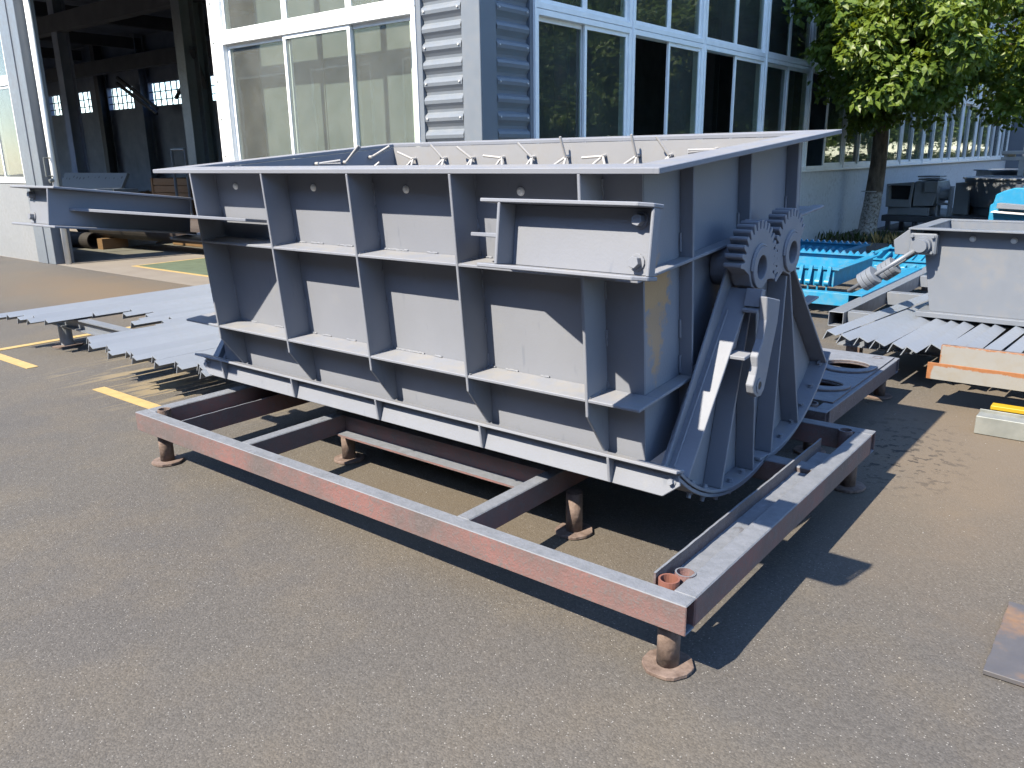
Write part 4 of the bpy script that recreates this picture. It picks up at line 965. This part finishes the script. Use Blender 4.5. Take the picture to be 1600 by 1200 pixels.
def leaf_cloud(centers, nleaf, size, clip=None, seed=1, up=.35):
    rnd = random.Random(seed); v = []; f = []
    for (cx, cy, cz, rad) in centers:
        for _ in range(nleaf):
            d = Vector((rnd.gauss(0, 1), rnd.gauss(0, 1), rnd.gauss(0, 1))).normalized(); rr = rad*(rnd.random()**.45)
            p = Vector((cx, cy, cz)) + Vector((d.x*rr, d.y*rr, d.z*rr*.72))
            if clip and not clip(p): continue
            nrm = (d*.6 + Vector((rnd.uniform(-.7, .7), rnd.uniform(-.7, .7), up+rnd.uniform(-.2, .7)))).normalized()
            ax = (nrm.orthogonal().normalized()); ax = (Matrix.Rotation(rnd.uniform(0, 6.28), 3, nrm) @ ax); ax = (ax + Vector((0, 0, -.35))).normalized(); sd = nrm.cross(ax).normalized()
            L = size*rnd.uniform(.7, 1.25); W = L*.30; n0 = len(v)
            v += [tuple(p), tuple(p+ax*L*.40+sd*W+nrm*L*.06), tuple(p+ax*L-nrm*L*.10), tuple(p+ax*L*.40-sd*W+nrm*L*.06), tuple(p+ax*L*.45-nrm*.0)]
            f += [(n0, n0+1, n0+2, n0+4), (n0, n0+4, n0+2, n0+3)]
    mb = MB(); mb.v = v; mb.f = f; return mb
def crown_centers(c, r, n, rad, seed, low=-.9):
    rnd = random.Random(seed); out = []
    while len(out) < n:
        d = Vector((rnd.uniform(-1, 1), rnd.uniform(-1, 1), rnd.uniform(low, 1)))
        if .35 < d.length < 1.0: out.append((c[0]+d.x*r[0], c[1]+d.y*r[1], c[2]+d.z*r[2], rad*rnd.uniform(.6, 1.25)))
    return out
def trunk_mesh(base, path, r0, r1, wob=.04, n=14, seed=2):
    rnd = random.Random(seed); mb = MB(); v = []; f = []
    for i, p in enumerate(path):
        t = i/(len(path)-1); r = r0+(r1-r0)*t
        if i == 0: r *= 1.25
        for j in range(n):
            a = 2*math.pi*j/n; q = r*(1+rnd.uniform(-wob, wob)); v.append((p[0]+q*math.cos(a), p[1]+q*math.sin(a), p[2]))
    for i in range(len(path)-1):
        for j in range(n): f.append((i*n+j, i*n+(j+1) % n, (i+1)*n+(j+1) % n, (i+1)*n+j))
    return mb.add(v, f)
TB = (-3.44, 14.2, .05)
tr = thing('leafy_tree', 'broad leafy green tree with whitewashed trunk in front of the long window wall', 'tree', TB)
path = [(-3.44+.05*math.sin(z*1.3)+.035*z, 14.2-.03*z, .05+z) for z in (0, .12, .3, .6, .9, 1.2, 1.5, 1.8, 2.1, 2.5, 2.9, 3.4, 4.0, 4.8)]
part('trunk', trunk_mesh(TB, path, .175, .09), 'bark', tr, smooth=True)
part('tie', MB().pipe((-3.41, 14.18, .90), (-3.41, 14.18, .915), .182, .165, 18), 'white', tr)
cc = crown_centers((-2.3, 13.0, 4.7), (3.2, 3.7, 2.75), 230, .55, 5)
cc = [q for q in cc if q[0] > -3.75 and q[1] > 10.3 + max(0, q[2]-3.5)*.95 + max(0, q[0]+1.6)*.9]
rnd = random.Random(3)
for q in range(26):
    cc.append((rnd.uniform(-3.5, .9), rnd.uniform(11.2, 14.5), rnd.uniform(2.25, 3.0), .42))
for q in range(46):
    cc.append((rnd.choice((rnd.uniform(-3.15, -1.7), rnd.uniform(-3.1, -1.2))), rnd.uniform(9.8, 11.2), rnd.uniform(2.40, 3.65), .40))
for q in range(26):
    cc.append((rnd.uniform(-3.7, -2.6), rnd.uniform(10.3, 12.6), rnd.uniform(2.95, 4.6), .45))
bm_ = MB()
for q in rnd.sample(cc, 46):
    s = path[rnd.choice((10, 11, 12, 13))]; bm_.tube(s, ((s[0]+q[0])/2, (s[1]+q[1])/2, (s[2]+q[2])/2+.15), .035, .022, 6, False); bm_.tube(((s[0]+q[0])/2, (s[1]+q[1])/2, (s[2]+q[2])/2+.15), q[:3], .022, .007, 5, False)
part('branches', bm_, 'bark', tr)
part('crown', leaf_cloud(cc, 330, .118, lambda p: p.x > -3.86, 9), 'leaf', tr)

# trees across the yard; the long window wall mirrors them
t2 = thing('leafy_tree', 'first tall green tree of the row mirrored in the long window wall', 'tree', (5.0, 15, 0), 'trees mirrored in the windows', vbase=(0, 0, 0)); t2.location = (10.5, 17, 0)
part('trunk', trunk_mesh((0,0,0), [(0.05*math.sin(z), 0, z) for z in (0, .6, 1.4, 2.4, 3.6, 5)], .18, .08), 'bark', t2)
part('crown', leaf_cloud(crown_centers((0, 0, 4.4), (2.6, 2.6, 3.3), 120, .75, 8), 110, .22, None, 4), 'leaf2', t2)
for i, (x, y) in enumerate(((5.6, 19), (4.8, 23.5), (6.2, 27.5), (5.0, 32), (6.0, 37), (5.2, 43), (7.5, 50), (6.5, 11.5), (9, 21), (9.5, 29), (6, 57), (8, 64), (6, 72), (9, 81), (7, 92), (10, 104), (6, 116), (9, 128), (6, 141), (10, 155))): clone(t2, (x+5.5, y+2, 0), nth(i+1) + ' tall green tree of the row mirrored in the long window wall', rotz=i*1.1).scale = (1+.05*i, 1+.05*i, 1+.05*i)
hg = thing('hedge', 'low green hedge below the trees across the yard', 'hedge', (9.5, 55, 0), vbase=(9.5, 55, 0))
part('foliage', leaf_cloud([(9.5+.5*math.sin(i), 12+i*.75, .75+.5*math.sin(i*2.3)**2, 1.0) for i in range(190)], 45, .36, lambda p: p.z > .02, 12), 'weed', hg)
part('stems', MB().box(9.4, 9.6, 12, 154, 0, .5), 'bark', hg)

def weeds(x, y, n, s, lab, seed, mat='weed'):
    rnd = random.Random(seed); v = []; f = []
    for _ in range(n):
        px, py = x+rnd.gauss(0, s), y+rnd.gauss(0, s*.6); a = rnd.uniform(0, 6.28); L = rnd.uniform(.08, .24); le = rnd.uniform(.2, .9)
        d = Vector((math.cos(a)*le, math.sin(a)*le, 1)).normalized(); sd = Vector((-math.sin(a), math.cos(a), 0))*rnd.uniform(.006, .02); p = Vector((px, py, .085)); n0 = len(v)
        v += [tuple(p-sd*.6), tuple(p+sd*.6), tuple(p+d*L*.6+sd), tuple(p+d*L), tuple(p+d*L*.6-sd)]; f += [(n0, n0+1, n0+2, n0+4), (n0+4, n0+2, n0+3)]
    mb = MB(); mb.v = v; mb.f = f
    o = part('weeds', mb, mat, None); o['kind'] = 'stuff'; o['label'] = lab; o['category'] = 'weeds'
weeds(-3.2, 13.3, 260, .5, 'low green weeds growing in the soil round the tree', 3)
weeds(-2.0, 13.5, 200, .45, 'green weeds right of the trunk', 4)
weeds(-2.5, 13.0, 160, .3, 'dry yellow straw lying on the bed by the trunk', 5, 'straw')
# bits of gravel and litter on the asphalt
rnd = random.Random(77); v = []; f = []
for _ in range(700):
    x, y = rnd.uniform(-4.5, 1.6), rnd.uniform(-1.6, 3.5); s = rnd.uniform(.0015, .005); n0 = len(v); a = rnd.uniform(0, 3)
    for q in ((1, 0), (0, 1), (-1, 0), (0, -1)): v.append((x+s*(q[0]*math.cos(a)-q[1]*math.sin(a)*.7), y+s*(q[0]*math.sin(a)+q[1]*math.cos(a)*.7), .0005))
    v.append((x, y, s*.9)); f += [(n0, n0+1, n0+4), (n0+1, n0+2, n0+4), (n0+2, n0+3, n0+4), (n0+3, n0, n0+4)]
gm = MB(); gm.v = v; gm.f = f
o = part('gravel', gm, 'kerb', None); o['kind'] = 'stuff'; o['label'] = 'loose grit scattered on the asphalt'; o['category'] = 'gravel'
